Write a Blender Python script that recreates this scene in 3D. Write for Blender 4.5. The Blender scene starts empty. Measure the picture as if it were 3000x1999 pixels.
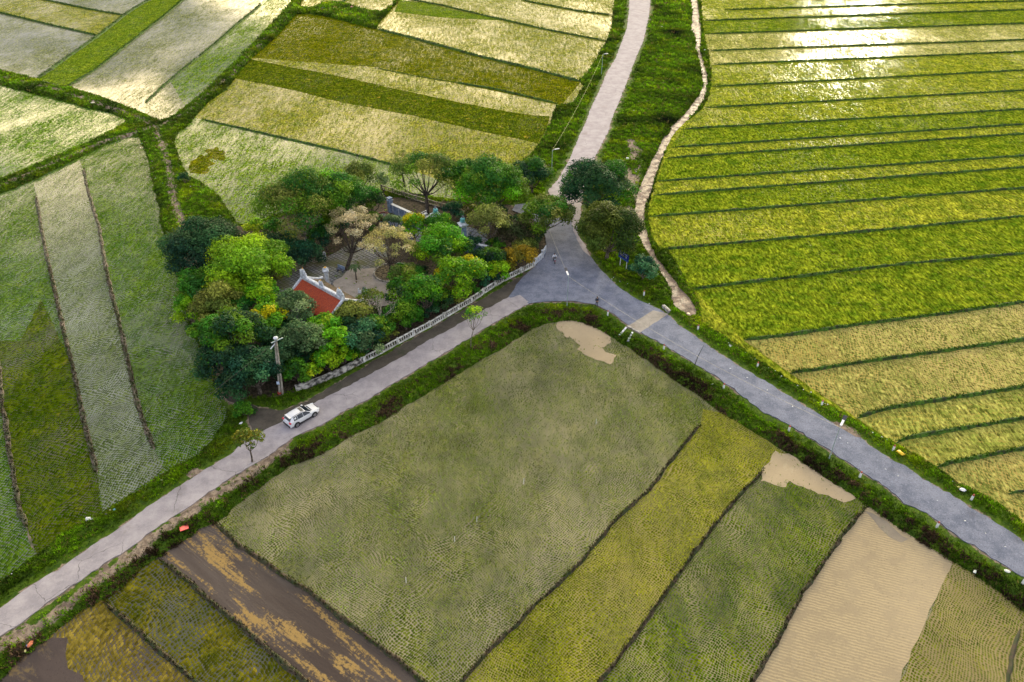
import bpy, bmesh, math, random
import numpy as np
from mathutils import Vector, Matrix, noise
from mathutils.geometry import delaunay_2d_cdt, tessellate_polygon

# ------------------------------------------------------------------ camera, sky, sun, exposure
sc = bpy.context.scene
C = sc.collection
FL, TH, HC = 2190.0, math.radians(36.2), 65.0          # focal length in photo pixels, camera pitch, camera height
cam = bpy.data.objects.new('camera', bpy.data.cameras.new('camera'))
C.objects.link(cam)
cam.location = (0, 0, HC)
cam.rotation_euler = (math.pi/2 - TH, 0, 0)
cam.data.sensor_width = 36
cam.data.lens = 36*FL/3000
cam.data.clip_start = 0.5
cam.data.clip_end = 20000
sc.camera = cam

SUN_EL, SUN_AZ = math.radians(12.5), math.radians(23)      # azimuth to the right of straight ahead (+Y)
sun = bpy.data.objects.new('sun', bpy.data.lights.new('sun', 'SUN'))
C.objects.link(sun)
SD = Vector((math.sin(SUN_AZ)*math.cos(SUN_EL), math.cos(SUN_AZ)*math.cos(SUN_EL), math.sin(SUN_EL)))
sun.rotation_euler = SD.to_track_quat('Z', 'Y').to_euler()
sun.data.energy = 2.0
sun.data.angle = math.radians(6)
sun.data.color = (1.0, .88, .66)

world = bpy.data.worlds.new('World'); sc.world = world; world.use_nodes = True
SKY_STRENGTH = 0.13
sc.view_settings.view_transform = 'Standard'
sc.view_settings.look = 'None'
sc.view_settings.gamma = 1
sc.view_settings.exposure = 0.45
sc.cycles.max_bounces = 6
sc.cycles.diffuse_bounces = 2
sc.cycles.glossy_bounces = 2
sc.cycles.transmission_bounces = 2
sc.cycles.transparent_max_bounces = 4
sc.cycles.sample_clamp_indirect = 4

# ------------------------------------------------------------------ node helper
class NT:
    def __init__(s, nt): s.t = nt; s.n = nt.nodes; s.l = nt.links
    def new(s, typ, **kw):
        n = s.n.new(typ)
        for k, v in kw.items():
            if k.startswith('i_'):
                key = k[2:]; key = int(key) if key.isdigit() else key
                s.put(n.inputs[key], v)
            else: setattr(n, k, v)
        return n
    def put(s, inp, v):
        if isinstance(v, bpy.types.NodeSocket): s.l.new(v, inp)
        elif isinstance(v, bpy.types.Node): s.l.new(v.outputs[0], inp)
        else:
            if inp.type == 'RGBA' and len(v) == 3: v = (*v, 1)
            inp.default_value = v
    def math(s, op, a, b=0.0, c=None, clamp=False):
        n = s.new('ShaderNodeMath', operation=op, use_clamp=clamp)
        s.put(n.inputs[0], a); s.put(n.inputs[1], b)
        if c is not None: s.put(n.inputs[2], c)
        return n.outputs[0]
    def mix(s, f, a, b):
        n = s.new('ShaderNodeMix', data_type='RGBA')
        s.put(n.inputs[0], f); s.put(n.inputs[6], a); s.put(n.inputs[7], b)
        return n.outputs[2]
    def ramp(s, v, lo, hi, a=0.0, b=1.0):
        n = s.new('ShaderNodeMapRange', interpolation_type='SMOOTHSTEP')
        s.put(n.inputs[0], v); s.put(n.inputs[1], lo); s.put(n.inputs[2], hi); s.put(n.inputs[3], a); s.put(n.inputs[4], b)
        return n.outputs[0]
    def noise(s, vec, scale, detail=3.0, rough=.55, dist=0.0):
        n = s.new('ShaderNodeTexNoise')
        s.put(n.inputs['Vector'], vec); n.inputs['Scale'].default_value = scale
        n.inputs['Detail'].default_value = detail; n.inputs['Roughness'].default_value = rough
        n.inputs['Distortion'].default_value = dist
        return n.outputs[0]
    def map(s, vec, loc=(0, 0, 0), rot=(0, 0, 0), sca=(1, 1, 1)):
        n = s.new('ShaderNodeMapping')
        s.put(n.inputs[0], vec); n.inputs[1].default_value = loc; n.inputs[2].default_value = rot; n.inputs[3].default_value = sca
        return n.outputs[0]

w = NT(world.node_tree)
w.n.clear()
wo = w.new('ShaderNodeOutputWorld')
bg = w.new('ShaderNodeBackground'); bg.inputs[1].default_value = SKY_STRENGTH
sky = w.new('ShaderNodeTexSky', sky_type='NISHITA', sun_disc=False, sun_elevation=SUN_EL, sun_rotation=SUN_AZ,
            air_density=1.0, dust_density=2.0, ozone_density=1.5)
tc = w.new('ShaderNodeTexCoord')
sep = w.new('ShaderNodeSeparateXYZ'); w.put(sep.inputs[0], tc.outputs['Generated'])
zz = w.math('ADD', w.math('MAXIMUM', sep.outputs[2], 0.0), 0.10)
cmb = w.new('ShaderNodeCombineXYZ')
w.put(cmb.inputs[0], w.math('DIVIDE', sep.outputs[0], zz)); w.put(cmb.inputs[1], w.math('DIVIDE', sep.outputs[1], zz))
cn = w.noise(w.map(cmb.outputs[0], loc=(3.1, 1.7, 0)), 2.0, 5.0, .56, .6)
cloud = w.ramp(cn, .40, .60)
dotn = w.new('ShaderNodeVectorMath', operation='DOT_PRODUCT')
w.put(dotn.inputs[0], tc.outputs['Generated']); dotn.inputs[1].default_value = SD
dp = w.math('MAXIMUM', dotn.outputs['Value'], 0.0)
glow = w.math('POWER', dp, 14.0)
glow2 = w.math('POWER', dp, 3.0)
# cloud layer: grey where thick, brilliant cream where the low sun shines through it
thick = w.mix(glow2, (3.0, 3.3, 4.3), (5.5, 5.0, 4.0))
thin = w.mix(glow2, (8.0, 8.0, 8.6), (32, 26, 14))
cc = w.mix(cloud, thick, thin)
g1 = w.new('ShaderNodeVectorMath', operation='SCALE'); g1.inputs[0].default_value = (34, 29, 19)
w.put(g1.inputs['Scale'], w.math('MULTIPLY', glow, w.math('ADD', w.math('MULTIPLY', cloud, .9), .1)))
g2 = w.new('ShaderNodeVectorMath', operation='ADD'); w.put(g2.inputs[0], cc); w.put(g2.inputs[1], g1.outputs[0])
# low in front the overcast breaks up: brilliant cream gaps between lavender-grey clouds
cn2 = w.noise(w.map(cmb.outputs[0], loc=(8.3, 2.2, 0)), 1.3, 4.0, .5, .3)
low = w.math('MULTIPLY', w.ramp(sep.outputs[2], .50, .16), w.ramp(sep.outputs[1], .3, .8))
g3 = w.new('ShaderNodeVectorMath', operation='SCALE'); g3.inputs[0].default_value = (105, 82, 42)
w.put(g3.inputs['Scale'], w.math('MULTIPLY', w.ramp(cn2, .47, .62), low))
g4 = w.new('ShaderNodeVectorMath', operation='ADD'); w.put(g4.inputs[0], g2.outputs[0]); w.put(g4.inputs[1], g3.outputs[0])
skymix = w.mix(.86, sky.outputs[0], g4.outputs[0])
w.put(bg.inputs[0], skymix); w.put(wo.inputs[0], bg.outputs[0])

# ------------------------------------------------------------------ photo pixel -> point of the place
CT, ST = math.cos(TH), math.sin(TH)
def G(px, py, z=0.0):
    a = (px-1500)/FL; b = -(py-999.5)/FL
    dx, dy, dz = a, CT + b*ST, -ST + b*CT
    t = (z-HC)/dz
    return Vector((dx*t, dy*t, z))
def SC(p):                       # photo pixels per metre at a point
    return FL/(p[1]*CT + (HC-p[2])*ST)
def GP(pts, z=0.0): return [G(x, y, z) for x, y in pts]

rng = random.Random(7)
nr = np.random.default_rng(7)

# ------------------------------------------------------------------ mesh helpers
def tag(o, label=None, cat=None, group=None, kind=None):
    if label: o['label'] = label
    if cat: o['category'] = cat
    if group: o['group'] = group
    if kind: o['kind'] = kind
    return o
def thing(name, loc, label, cat, rz=0.0, group=None):
    o = bpy.data.objects.new(name, None); C.objects.link(o)
    o.location = loc; o.rotation_euler = (0, 0, rz); o.empty_display_size = .3
    return tag(o, label, cat, group)
def link(name, me, mat, parent=None):
    o = bpy.data.objects.new(name, me); C.objects.link(o)
    for m in (mat if isinstance(mat, (list, tuple)) else [mat]): me.materials.append(m)
    if parent: o.parent = parent
    return o
class MB:
    def __init__(s): s.v = []; s.f = []; s.mi = []; s.cur = 0
    def add(s, vs, fs):
        b = len(s.v); s.v += [tuple(v) for v in vs]; s.f += [tuple(i+b for i in f) for f in fs]; s.mi += [s.cur]*len(fs); return s
    def box(s, c, d, rz=0.0, taper=1.0, tilt=None):
        x, y, z = d[0]/2, d[1]/2, d[2]/2; t = taper
        vs = [(-x, -y, -z), (x, -y, -z), (x, y, -z), (-x, y, -z), (-x*t, -y*t, z), (x*t, -y*t, z), (x*t, y*t, z), (-x*t, y*t, z)]
        M = Matrix.Translation(c) @ Matrix.Rotation(rz, 4, 'Z')
        if tilt: M = M @ Matrix.Rotation(tilt[0], 4, tilt[1])
        return s.add([M @ Vector(v) for v in vs], [(0, 3, 2, 1), (4, 5, 6, 7), (0, 1, 5, 4), (1, 2, 6, 5), (2, 3, 7, 6), (3, 0, 4, 7)])
    def tube(s, pts, rad, n=6, cap=True):
        pts = [Vector(p) for p in pts]
        if not hasattr(rad, '__len__'): rad = [rad]*len(pts)
        rings = []
        for i, p in enumerate(pts):
            d = (pts[min(i+1, len(pts)-1)] - pts[max(i-1, 0)]).normalized()
            u = d.cross(Vector((0.13, .91, .39))).normalized(); v = d.cross(u)
            rings.append([p + (u*math.cos(2*math.pi*k/n) + v*math.sin(2*math.pi*k/n))*rad[i] for k in range(n)])
        vs = [q for r in rings for q in r]; fs = []
        for i in range(len(pts)-1):
            for k in range(n):
                k2 = (k+1) % n
                fs.append((i*n+k, i*n+k2, (i+1)*n+k2, (i+1)*n+k))
        if cap: fs += [tuple(range(n))[::-1], tuple(range((len(pts)-1)*n, len(pts)*n))]
        return s.add(vs, fs)
    def lathe(s, prof, c=(0, 0, 0), n=16, axis='Z', square=False):
        vs = []; fs = []
        for r, z in prof:
            for k in range(n):
                a = 2*math.pi*(k+(.5 if square else 0))/n
                p = Vector((r*math.cos(a), r*math.sin(a), z))
                if axis == 'Y': p = Vector((p.x, p.z, p.y))
                vs.append(p + Vector(c))
        for i in range(len(prof)-1):
            for k in range(n):
                k2 = (k+1) % n; fs.append((i*n+k, i*n+k2, (i+1)*n+k2, (i+1)*n+k))
        fs += [tuple(range(n))[::-1], tuple(range((len(prof)-1)*n, len(prof)*n))]
        return s.add(vs, fs)
    def extr(s, outline, th, M):              # outline in local XZ, thickness along local Y
        n = len(outline)
        vs = [M @ Vector((x, -th/2, z)) for x, z in outline] + [M @ Vector((x, th/2, z)) for x, z in outline]
        fs = [tuple(range(n)), tuple(range(2*n-1, n-1, -1))] + [(i, i+n, (i+1) % n + n, (i+1) % n) for i in range(n)]
        return s.add(vs, fs)
    def build(s, name, mat, parent=None, smooth=False):
        me = bpy.data.meshes.new(name); me.from_pydata(s.v, [], s.f)
        bm = bmesh.new(); bm.from_mesh(me); bmesh.ops.recalc_face_normals(bm, faces=bm.faces); bm.to_mesh(me); bm.free()
        if isinstance(mat, (list, tuple)): me.polygons.foreach_set('material_index', s.mi)
        if smooth: me.shade_smooth()
        return link(name, me, mat, parent)
def np_mesh(name, V, F, tint=None):
    """V (n,3), F (m,k) arrays; tint (n,3) colour attribute"""
    me = bpy.data.meshes.new(name); n = len(V); m, k = F.shape
    me.vertices.add(n); me.vertices.foreach_set('co', np.ascontiguousarray(V, dtype=np.float32).ravel())
    me.loops.add(m*k); me.loops.foreach_set('vertex_index', np.ascontiguousarray(F, dtype=np.int32).ravel())
    me.polygons.add(m); me.polygons.foreach_set('loop_start', np.arange(0, m*k, k, dtype=np.int32))
    me.update(calc_edges=True)
    if tint is not None:
        a = me.color_attributes.new('tint', 'FLOAT_COLOR', 'POINT')
        a.data.foreach_set('color', np.hstack([tint, np.ones((n, 1))]).astype(np.float32).ravel())
    return me

# ------------------------------------------------------------------ materials
def new_mat(name):
    m = bpy.data.materials.new(name); m.use_nodes = True
    t = NT(m.node_tree); t.n.clear()
    out = t.new('ShaderNodeOutputMaterial')
    return m, t, out
def obj_xyz(t): return t.new('ShaderNodeTexCoord').outputs['Object']
def geo_pos(t): return t.new('ShaderNodeNewGeometry').outputs['Position']
def simple(name, col, rough=.6, metal=0.0, var=.12, scale=3.0, col2=None, spec=.5, bump=0.0):
    m, t, out = new_mat(name)
    p = t.new('ShaderNodeBsdfPrincipled'); co = geo_pos(t)
    n = t.noise(co, scale, 4.0)
    c2 = col2 or tuple(c*(1-2.2*var) for c in col); c1 = tuple(min(1, c*(1+var)) for c in col)
    t.put(p.inputs['Base Color'], t.mix(t.ramp(n, .35, .65), c2, c1))
    p.inputs['Roughness'].default_value = rough; p.inputs['Metallic'].default_value = metal
    p.inputs['Specular IOR Level'].default_value = spec
    if bump:
        b = t.new('ShaderNodeBump'); b.inputs['Strength'].default_value = bump; b.inputs['Distance'].default_value = .05
        t.put(b.inputs['Height'], t.noise(co, scale*6, 3.0)); t.put(p.inputs['Normal'], b.outputs[0])
    t.put(out.inputs[0], p.outputs[0]); return m
def leaf_mat(name, trans=.35, rough=.55):
    m, t, out = new_mat(name)
    a = t.new('ShaderNodeAttribute', attribute_name='tint').outputs['Color']
    p = t.new('ShaderNodeBsdfPrincipled'); t.put(p.inputs['Base Color'], a)
    p.inputs['Roughness'].default_value = rough; p.inputs['Specular IOR Level'].default_value = .12
    tr = t.new('ShaderNodeBsdfTranslucent'); t.put(tr.inputs[0], a)
    mx = t.new('ShaderNodeMixShader'); mx.inputs[0].default_value = trans
    t.put(mx.inputs[1], p.outputs[0]); t.put(mx.inputs[2], tr.outputs[0]); t.put(out.inputs[0], mx.outputs[0])
    return m
M_leaf = leaf_mat('leaves'); M_grass = leaf_mat('grass_blades', .3, .6)

def rice(name, mud, g1, g2, cov=.5, var=.3, rot=0.0, sp=.24, sy=1.0, rough=.06, patch=.12, streak=0.0, wavy=.5, spec=.5,
         mud2=None, seed=0.0, ripple=.07, yel=0.0, hv_=.55):
    """flooded paddy: a sheet of muddy water with rows of rice shoots standing in it"""
    m, t, out = new_mat(name)
    co = geo_pos(t)
    big = t.noise(t.map(co, loc=(seed*13.7, seed*7.1, 0), rot=(0, 0, rot), sca=(1, .55, 1)), patch, 4.0, .62)
    med = t.noise(t.map(co, loc=(seed*3.3, 5, 0), rot=(0, 0, rot), sca=(1, .45, 1)), .9, 4.0, .65)
    # rows that wander a little
    wn = t.new('ShaderNodeTexNoise'); t.put(wn.inputs['Vector'], co); wn.inputs['Scale'].default_value = .16; wn.inputs['Detail'].default_value = 2
    wv = t.new('ShaderNodeVectorMath', operation='SCALE'); t.put(wv.inputs[0], wn.outputs['Color']); wv.inputs['Scale'].default_value = wavy*6
    ad = t.new('ShaderNodeVectorMath', operation='ADD'); t.put(ad.inputs[0], co); t.put(ad.inputs[1], wv.outputs[0])
    rc = t.map(ad.outputs[0], rot=(0, 0, rot), sca=(1/sp, 1/(sp*sy), 1))
    vo = t.new('ShaderNodeTexVoronoi', voronoi_dimensions='2D', feature='F1'); t.put(vo.inputs['Vector'], rc)
    vo.inputs['Scale'].default_value = 1; vo.inputs['Randomness'].default_value = .28
    covn = t.math('ADD', t.math('MULTIPLY', t.math('SUBTRACT', big, .5), var*3.2), cov)
    covn = t.math('ADD', covn, t.math('MULTIPLY', t.math('SUBTRACT', med, .5), var*1.3))
    if streak:
        st = t.noise(t.map(co, rot=(0, 0, rot), sca=(1.0, .16, 1)), 1.25, 4.0, .75)
        covn = t.math('ADD', covn, t.math('MULTIPLY', t.math('SUBTRACT', st, .5), streak))
    covn = t.math('MAXIMUM', t.math('MINIMUM', covn, 1.0), 0.0)
    rad = t.math('MULTIPLY', t.math('POWER', covn, .6), .74)      # radius of a clump in cell units
    dot = t.ramp(t.math('SUBTRACT', rad, vo.outputs['Distance']), -.06, .06)
    gn = t.noise(t.map(co, loc=(seed, 9, 0)), .35, 4.0, .7)
    gcol = t.mix(t.ramp(gn, .3, .7), g1, g2)
    if yel: gcol = t.mix(t.ramp(t.noise(t.map(co, loc=(seed*2, 1, 0)), .5, 5.0, .7), .58, .70, 0.0, yel), gcol, (.42, .30, .035))
    gcol = t.mix(t.math('MULTIPLY', t.new('ShaderNodeSeparateColor', i_0=vo.outputs['Color']).outputs[0], .75), gcol, tuple(c*.35 for c in g1))
    hv = t.new('ShaderNodeVectorMath', operation='SCALE'); t.put(hv.inputs[0], gcol)
    t.put(hv.inputs['Scale'], t.ramp(t.noise(t.map(co, sca=(1, .35, 1)), 2.6, 3.0, .8), .32, .68, 1-hv_, 1+hv_*1.35)); gcol = hv.outputs[0]
    mn = t.noise(t.map(co, loc=(2, seed*5, 0), rot=(0, 0, rot), sca=(1, .5, 1)), .22, 5.0, .6)
    mcol = t.mix(t.ramp(mn, .35, .68), mud, mud2 or tuple(c*.72 for c in mud))
    pw = t.new('ShaderNodeBsdfPrincipled'); t.put(pw.inputs['Base Color'], mcol)
    pw.inputs['Roughness'].default_value = rough; pw.inputs['IOR'].default_value = 1.33
    pw.inputs['Specular IOR Level'].default_value = spec
    bp = t.new('ShaderNodeBump'); bp.inputs['Strength'].default_value = ripple; bp.inputs['Distance'].default_value = .02
    t.put(bp.inputs['Height'], t.noise(t.map(co, rot=(0, 0, rot), sca=(1, .45, 1)), 3.2, 2.0)); t.put(pw.inputs['Normal'], bp.outputs[0])
    pg = t.new('ShaderNodeBsdfDiffuse'); t.put(pg.inputs['Color'], gcol)
    b2 = t.new('ShaderNodeBump'); b2.inputs['Strength'].default_value = .3; b2.inputs['Distance'].default_value = .09
    t.put(b2.inputs['Height'], t.math('SUBTRACT', 1.0, vo.outputs['Distance'])); t.put(pg.inputs['Normal'], b2.outputs[0])
    mx = t.new('ShaderNodeMixShader'); t.put(mx.inputs[0], dot)
    t.put(mx.inputs[1], pw.outputs[0]); t.put(mx.inputs[2], pg.outputs[0]); t.put(out.inputs[0], mx.outputs[0])
    return m

# ------------------------------------------------------------------ the fields (outlines traced at the water level z = 0)
A_OUT = [(2050,-250),(2052,0),(2056,60),(2063,110),(2075,160),(2082,200),(2083,240),(2077,280),(2062,310),(2040,335),(2010,355),(1990,375),(1968,402),
 (1953,432),(1942,465),(1930,500),(1918,540),(1907,575),(1899,610),(1900,650),(1908,690),(1916,705),(1932,726),(1958,734),(1984,775),(2006,814),(2013,835),
 (2030,848),(2036,866),(2045,882),(2050,903),(2055,925),(2057,943),(2093,969),(2149,1003),(2212,1049),(2297,1103),(2404,1173),(2510,1232),(2574,1275),
 (2625,1300),(2744,1369),(2807,1414),(2892,1456),(2956,1499),(3000,1533),(3200,1680),(3900,1700),(5200,-250)]
B_OUT = [(868,43),(851,64),(795,123),(740,170),(698,217),(664,264),(612,298),(574,340),(549,370),(517,396),(510,417),(519,447),(536,489),(553,515),(595,540),
 (638,570),(664,608),(685,640),(698,656),(722,664),(753,655),(800,632),(850,622),(960,592),(1080,560),(1170,564),(1270,578),(1340,588),(1430,580),(1490,530),
 (1532,472),(1557,451),(1591,404),(1612,361),(1629,313),(1680,304),(1710,255),(1697,234),(1723,213),(1757,157),(1778,121),(1793,85),(1797,43),(1800,0),
 (1802,-250),(1260,-250),(1172,0),(1135,41),(1107,72),(1102,87),(1058,77),(998,60),(939,46),(900,41)]
B2_OUT = [(875,24),(915,27),(945,11),(998,9),(1034,20),(1073,32),(1117,37),(1148,17),(1160,0),(1240,-250),(1012,-250),(886,0)]
C_OUT = [(838,26),(787,81),(723,149),(681,191),(638,230),(596,272),(544,315),(502,345),(476,355),(447,345),(400,325),(340,302),(276,279),(204,257),(170,254),
 (102,232),(51,219),(0,208),(-600,70),(-1500,-250),(960,-250),(856,0)]
D_OUT = [(0,249),(85,272),(170,293),(255,317),(319,330),(366,349),(370,359),(332,383),(255,421),(170,457),(85,493),(0,527),(-400,720),(-1500,760),(-1900,0),(-600,120)]
E_OUT = [(0,570),(106,525),(213,472),(298,430),(374,402),(408,402),(419,430),(434,468),(447,532),(455,566),(468,617),(472,667),(480,680),(497,718),(508,770),
 (522,830),(540,900),(551,945),(569,981),(603,1066),(637,1147),(660,1200),(667,1225),(648,1250),(616,1296),(586,1328),(531,1358),(467,1397),(382,1456),(297,1503),
 (221,1545),(161,1584),(106,1626),(42,1677),(0,1703),(-400,1950),(-1600,1960),(-1600,1100),(-400,745)]
F_OUT = [(1629,943),(1680,941),(1731,956),(1790,988),(1841,1020),(1892,1054),(2000,1134),(2042,1156),(2127,1219),(2212,1270),(2306,1330),(2331,1341),(2425,1405),
 (2501,1456),(2535,1482),(2595,1524),(2680,1584),(2765,1635),(2850,1686),(2935,1745),(3000,1796),(3300,2050),(3500,2500),(-700,2500),(-500,2300),(-200,2130),
 (0,1999),(21,1983),(64,1936),(140,1873),(212,1809),(297,1762),(361,1724),(416,1669),(467,1635),(531,1596),(586,1554),(629,1537),(680,1494),(748,1439),
 (850,1367),(939,1333),(1000,1294),(1106,1241),(1191,1190),(1297,1126),(1370,1079),(1467,1024),(1552,969),(1595,950)]
STREAM = [(2022,-250),(2021,0),(2027,35),(2024,75),(2023,92),(2036,105),(2038,140),(2047,175),(2056,215),(2060,250),(2045,283),(2020,315),(1995,345),(1967,372),
 (1962,392),(1945,400),(1933,425),(1921,450),(1906,478),(1893,505),(1878,540),(1868,570),(1862,600),(1860,640),(1870,690),(1885,720),(1905,750),(1925,782),
 (1945,812),(1960,838),(1968,850),(1966,880),(1976,900),(2000,915),(2020,928),(2038,925),(2040,905),(2025,880),(2003,855),(1990,842),(1975,820),(1950,788),(1928,760),(1910,725),
 (1900,700),(1893,670),(1888,640),(1890,605),(1903,570),(1913,540),(1925,505),(1935,475),(1946,450),(1958,425),(1972,400),(1990,378),(2015,352),(2040,325),
 (2064,290),(2073,255),(2072,220),(2062,180),(2052,150),(2055,110),(2052,60),(2046,20),(2044,0),(2042,-250)]

def subdiv(P, step, jit, seed=0, closed=True):
    r = random.Random(seed); out = []
    n = len(P)
    for i in range(n if closed else n-1):
        a, b = P[i], P[(i+1) % n]; L = (b-a).length
        d = max(a.y, 20)
        st = step*(1 if d < 110 else d/110)
        k = max(1, min(60, int(L/st)))
        for j in range(k):
            p = a.lerp(b, j/k)
            if j or True:
                nn = noise.noise(Vector((p.x*.9, p.y*.9, seed*3.1)))*jit*2
                p = p + Vector(((b-a).y, -(b-a).x, 0)).normalized()*nn
            out.append(p)
    if not closed: out.append(P[-1])
    return out
BLOCKS = {k: subdiv(GP(v), .7, .14, i) for i, (k, v) in enumerate(
    dict(A=A_OUT, B=B_OUT, B2=B2_OUT, C=C_OUT, D=D_OUT, E=E_OUT, F=F_OUT, S=STREAM).items())}

def in_poly(P, X, Y):
    xs = np.array([p[0] for p in P]); ys = np.array([p[1] for p in P])
    inside = np.zeros(X.shape, bool); j = len(xs)-1
    for i in range(len(xs)):
        c = (ys[i] > Y) != (ys[j] > Y)
        if c.any():
            xi = (xs[j]-xs[i])*(Y-ys[i])/(ys[j]-ys[i]+1e-12) + xs[i]
            inside ^= c & (X < xi)
        j = i
    return inside
def dist_poly(P, X, Y, closed=True):
    D = np.full(X.shape, 1e9)
    n = len(P)
    for i in range(n if closed else n-1):
        a, b = P[i], P[(i+1) % n]
        dx, dy = b[0]-a[0], b[1]-a[1]; L2 = dx*dx+dy*dy+1e-12
        t = np.clip(((X-a[0])*dx + (Y-a[1])*dy)/L2, 0, 1)
        np.minimum(D, np.hypot(X-a[0]-t*dx, Y-a[1]-t*dy), out=D)
    return D
def flat(name, P, z, mat, kind='structure', label=None):
    P = [Vector((p[0], p[1], z)) for p in P]
    tris = tessellate_polygon([P])
    me = bpy.data.meshes.new(name); me.from_pydata([tuple(p) for p in P], [], [tuple(t) for t in tris])
    bm = bmesh.new(); bm.from_mesh(me)
    for f in bm.faces:
        if f.normal.z < 0: f.normal_flip()
    bm.to_mesh(me); bm.free()
    o = link(name, me, mat); tag(o, label, kind=kind); return o

def mudflat(name, c1, c2, c3, rot, stretch, sc1, lo, hi, wave=0.0, rough=.4, wcol=None, wsp=.3, fine=.5, seed=0.0):
    m, t, out = new_mat(name); co = geo_pos(t)
    q = t.map(co, loc=(seed*3.1, seed, 0), rot=(0, 0, rot))
    a = t.noise(t.map(q, sca=(1, stretch, 1)), sc1, 6.0, .68, .3)
    col = t.mix(t.ramp(t.noise(t.map(q, loc=(5, 2, 0), sca=(1, stretch, 1)), sc1*.45, 4.0, .6), .35, .65), c1, c2)
    brk = t.math('ADD', a, t.math('MULTIPLY', t.math('SUBTRACT', t.noise(q, 3.2, 3.0, .75), .5), fine))
    col = t.mix(t.ramp(brk, lo, hi), col, c3)
    col = t.mix(t.ramp(t.noise(q, 5.0, 3.0, .8), .54, .7, 0, .45), col, tuple(c*.5 for c in c1))
    if wave:
        wt = t.new('ShaderNodeTexWave', wave_type='BANDS', bands_direction='Y'); t.put(wt.inputs['Vector'], q); wt.inputs['Scale'].default_value = .314/wsp
        wt.inputs['Distortion'].default_value = 3.2; wt.inputs['Detail'].default_value = 3; wt.inputs['Detail Scale'].default_value = 1.6; wt.inputs['Detail Roughness'].default_value = .7
        gate = t.ramp(t.noise(q, .5, 4.0, .7), .36, .55)
        col = t.mix(t.math('MULTIPLY', t.math('MULTIPLY', t.ramp(t.math('ADD', wt.outputs['Fac'], t.math('MULTIPLY', t.math('SUBTRACT', t.noise(q, 2.2, 3.0, .8), .5), 1.3)), .50, .85), gate), wave), col, wcol)
    p = t.new('ShaderNodeBsdfPrincipled'); t.put(p.inputs['Base Color'], col)
    t.put(p.inputs['Roughness'], t.ramp(a, lo-.08, hi, max(.08, rough-.25), rough+.35)); p.inputs['IOR'].default_value = 1.33
    b = t.new('ShaderNodeBump'); b.inputs['Strength'].default_value = .5; b.inputs['Distance'].default_value = .06
    t.put(b.inputs['Height'], brk); t.put(p.inputs['Normal'], b.outputs[0]); t.put(out.inputs[0], p.outputs[0]); return m

MUDW = (.34, .28, .17); GREYM = (.20, .20, .14)
M = {}
YG1, YG2 = (.16, .23, .012), (.30, .36, .02)
M['A'] = rice('rice_bright', (.24, .22, .012), (.11, .17, .010), (.38, .39, .030), .80, .34, 0, .34, 2.2, streak=1.5, seed=1, patch=.05, rough=.17, spec=0.10)
M['Adark'] = rice('rice_vivid', (.13, .15, .006), (.07, .135, .006), (.26, .31, .016), .88, .3, 0, .34, 2.2, streak=1.2, seed=2, patch=.05, rough=.17, spec=0.08)
M['Apale'] = rice('rice_pale', (.36, .31, .05), (.18, .22, .035), (.40, .38, .09), .70, .32, 0, .34, 2.2, streak=1.4, seed=3, patch=.06, rough=.17, spec=0.15)
M['Alow'] = rice('rice_tan', (.40, .31, .08), (.17, .20, .04), (.38, .345, .10), .52, .3, .3, .34, 1.6, streak=1.0, seed=4, patch=.08, yel=.3, spec=0.15)
M['B'] = rice('rice_middle', (.24, .20, .06), (.11, .155, .012), (.31, .30, .03), .55, .34, .1, .28, 2.2, streak=1.4, seed=5, patch=.06, yel=.4, rough=.12)
M['Bdark'] = rice('rice_olive', (.13, .11, .015), (.055, .085, .002), (.19, .19, .004), .78, .2, .1, .28, 2.0, streak=1.2, seed=6, patch=.08, yel=.6, rough=.12, spec=0.25)
M['Bvivid'] = rice('rice_deep', (.06, .075, .008), (.045, .080, .003), (.13, .155, .006), .85, .2, .1, .28, 2.0, streak=1.1, seed=7, patch=.08, yel=.8, rough=.12, spec=0.2)
M['Blow'] = rice('rice_watery', (.17, .19, .13), (.07, .15, .006), (.17, .25, .01), .50, .34, .1, .28, 2.0, streak=1.4, seed=8, patch=.08, yel=.25)
M['C'] = rice('rice_lavender', (.22, .22, .19), (.11, .14, .04), (.20, .22, .06), .40, .3, 0, .28, 2.2, streak=1.3, seed=9, patch=.07)
M['Cgreen'] = rice('rice_strip', (.10, .13, .02), (.08, .15, .008), (.19, .25, .015), .84, .2, 0, .28, 2, streak=1.1, seed=10, spec=0.25)
M['D'] = rice('rice_left', (.15, .18, .11), (.05, .14, .004), (.14, .24, .008), .54, .34, -.1, .28, 1.8, streak=1.2, seed=11, patch=.07, yel=.2)
M['E'] = rice('rice_grey_green', (.15, .18, .14), (.045, .11, .008), (.11, .185, .014), .56, .34, .2, .28, 1.3, streak=.8, hv_=.22, seed=12, patch=.07, yel=.15)  # grey-green rice, base tone of the large left block
M['Emid'] = rice('rice_grey', (.21, .235, .20), (.07, .11, .025), (.12, .16, .035), .42, .25, .2, .28, 1.3, streak=.8, hv_=.22, seed=13, patch=.06)
M['Edark'] = rice('rice_weedy', (.085, .085, .05), (.035, .075, .002), (.10, .135, .004), .58, .34, .2, .28, 1.3, streak=.6, hv_=.22, seed=14, patch=.09, yel=.25)
M['F1'] = rice('rice_wide', (.27, .245, .15), (.06, .095, .012), (.185, .205, .028), .34, .30, .70, .25, 1.0, streak=.35, hv_=.22, seed=15, patch=.055, yel=.1, mud2=(.14, .135, .085))
M['F2'] = rice('rice_yellow', (.27, .23, .07), (.09, .125, .005), (.25, .26, .010), .44, .24, .70, .25, 1.0, streak=.35, hv_=.22, seed=16, patch=.06, yel=.1, mud2=(.15, .14, .045))
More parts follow.
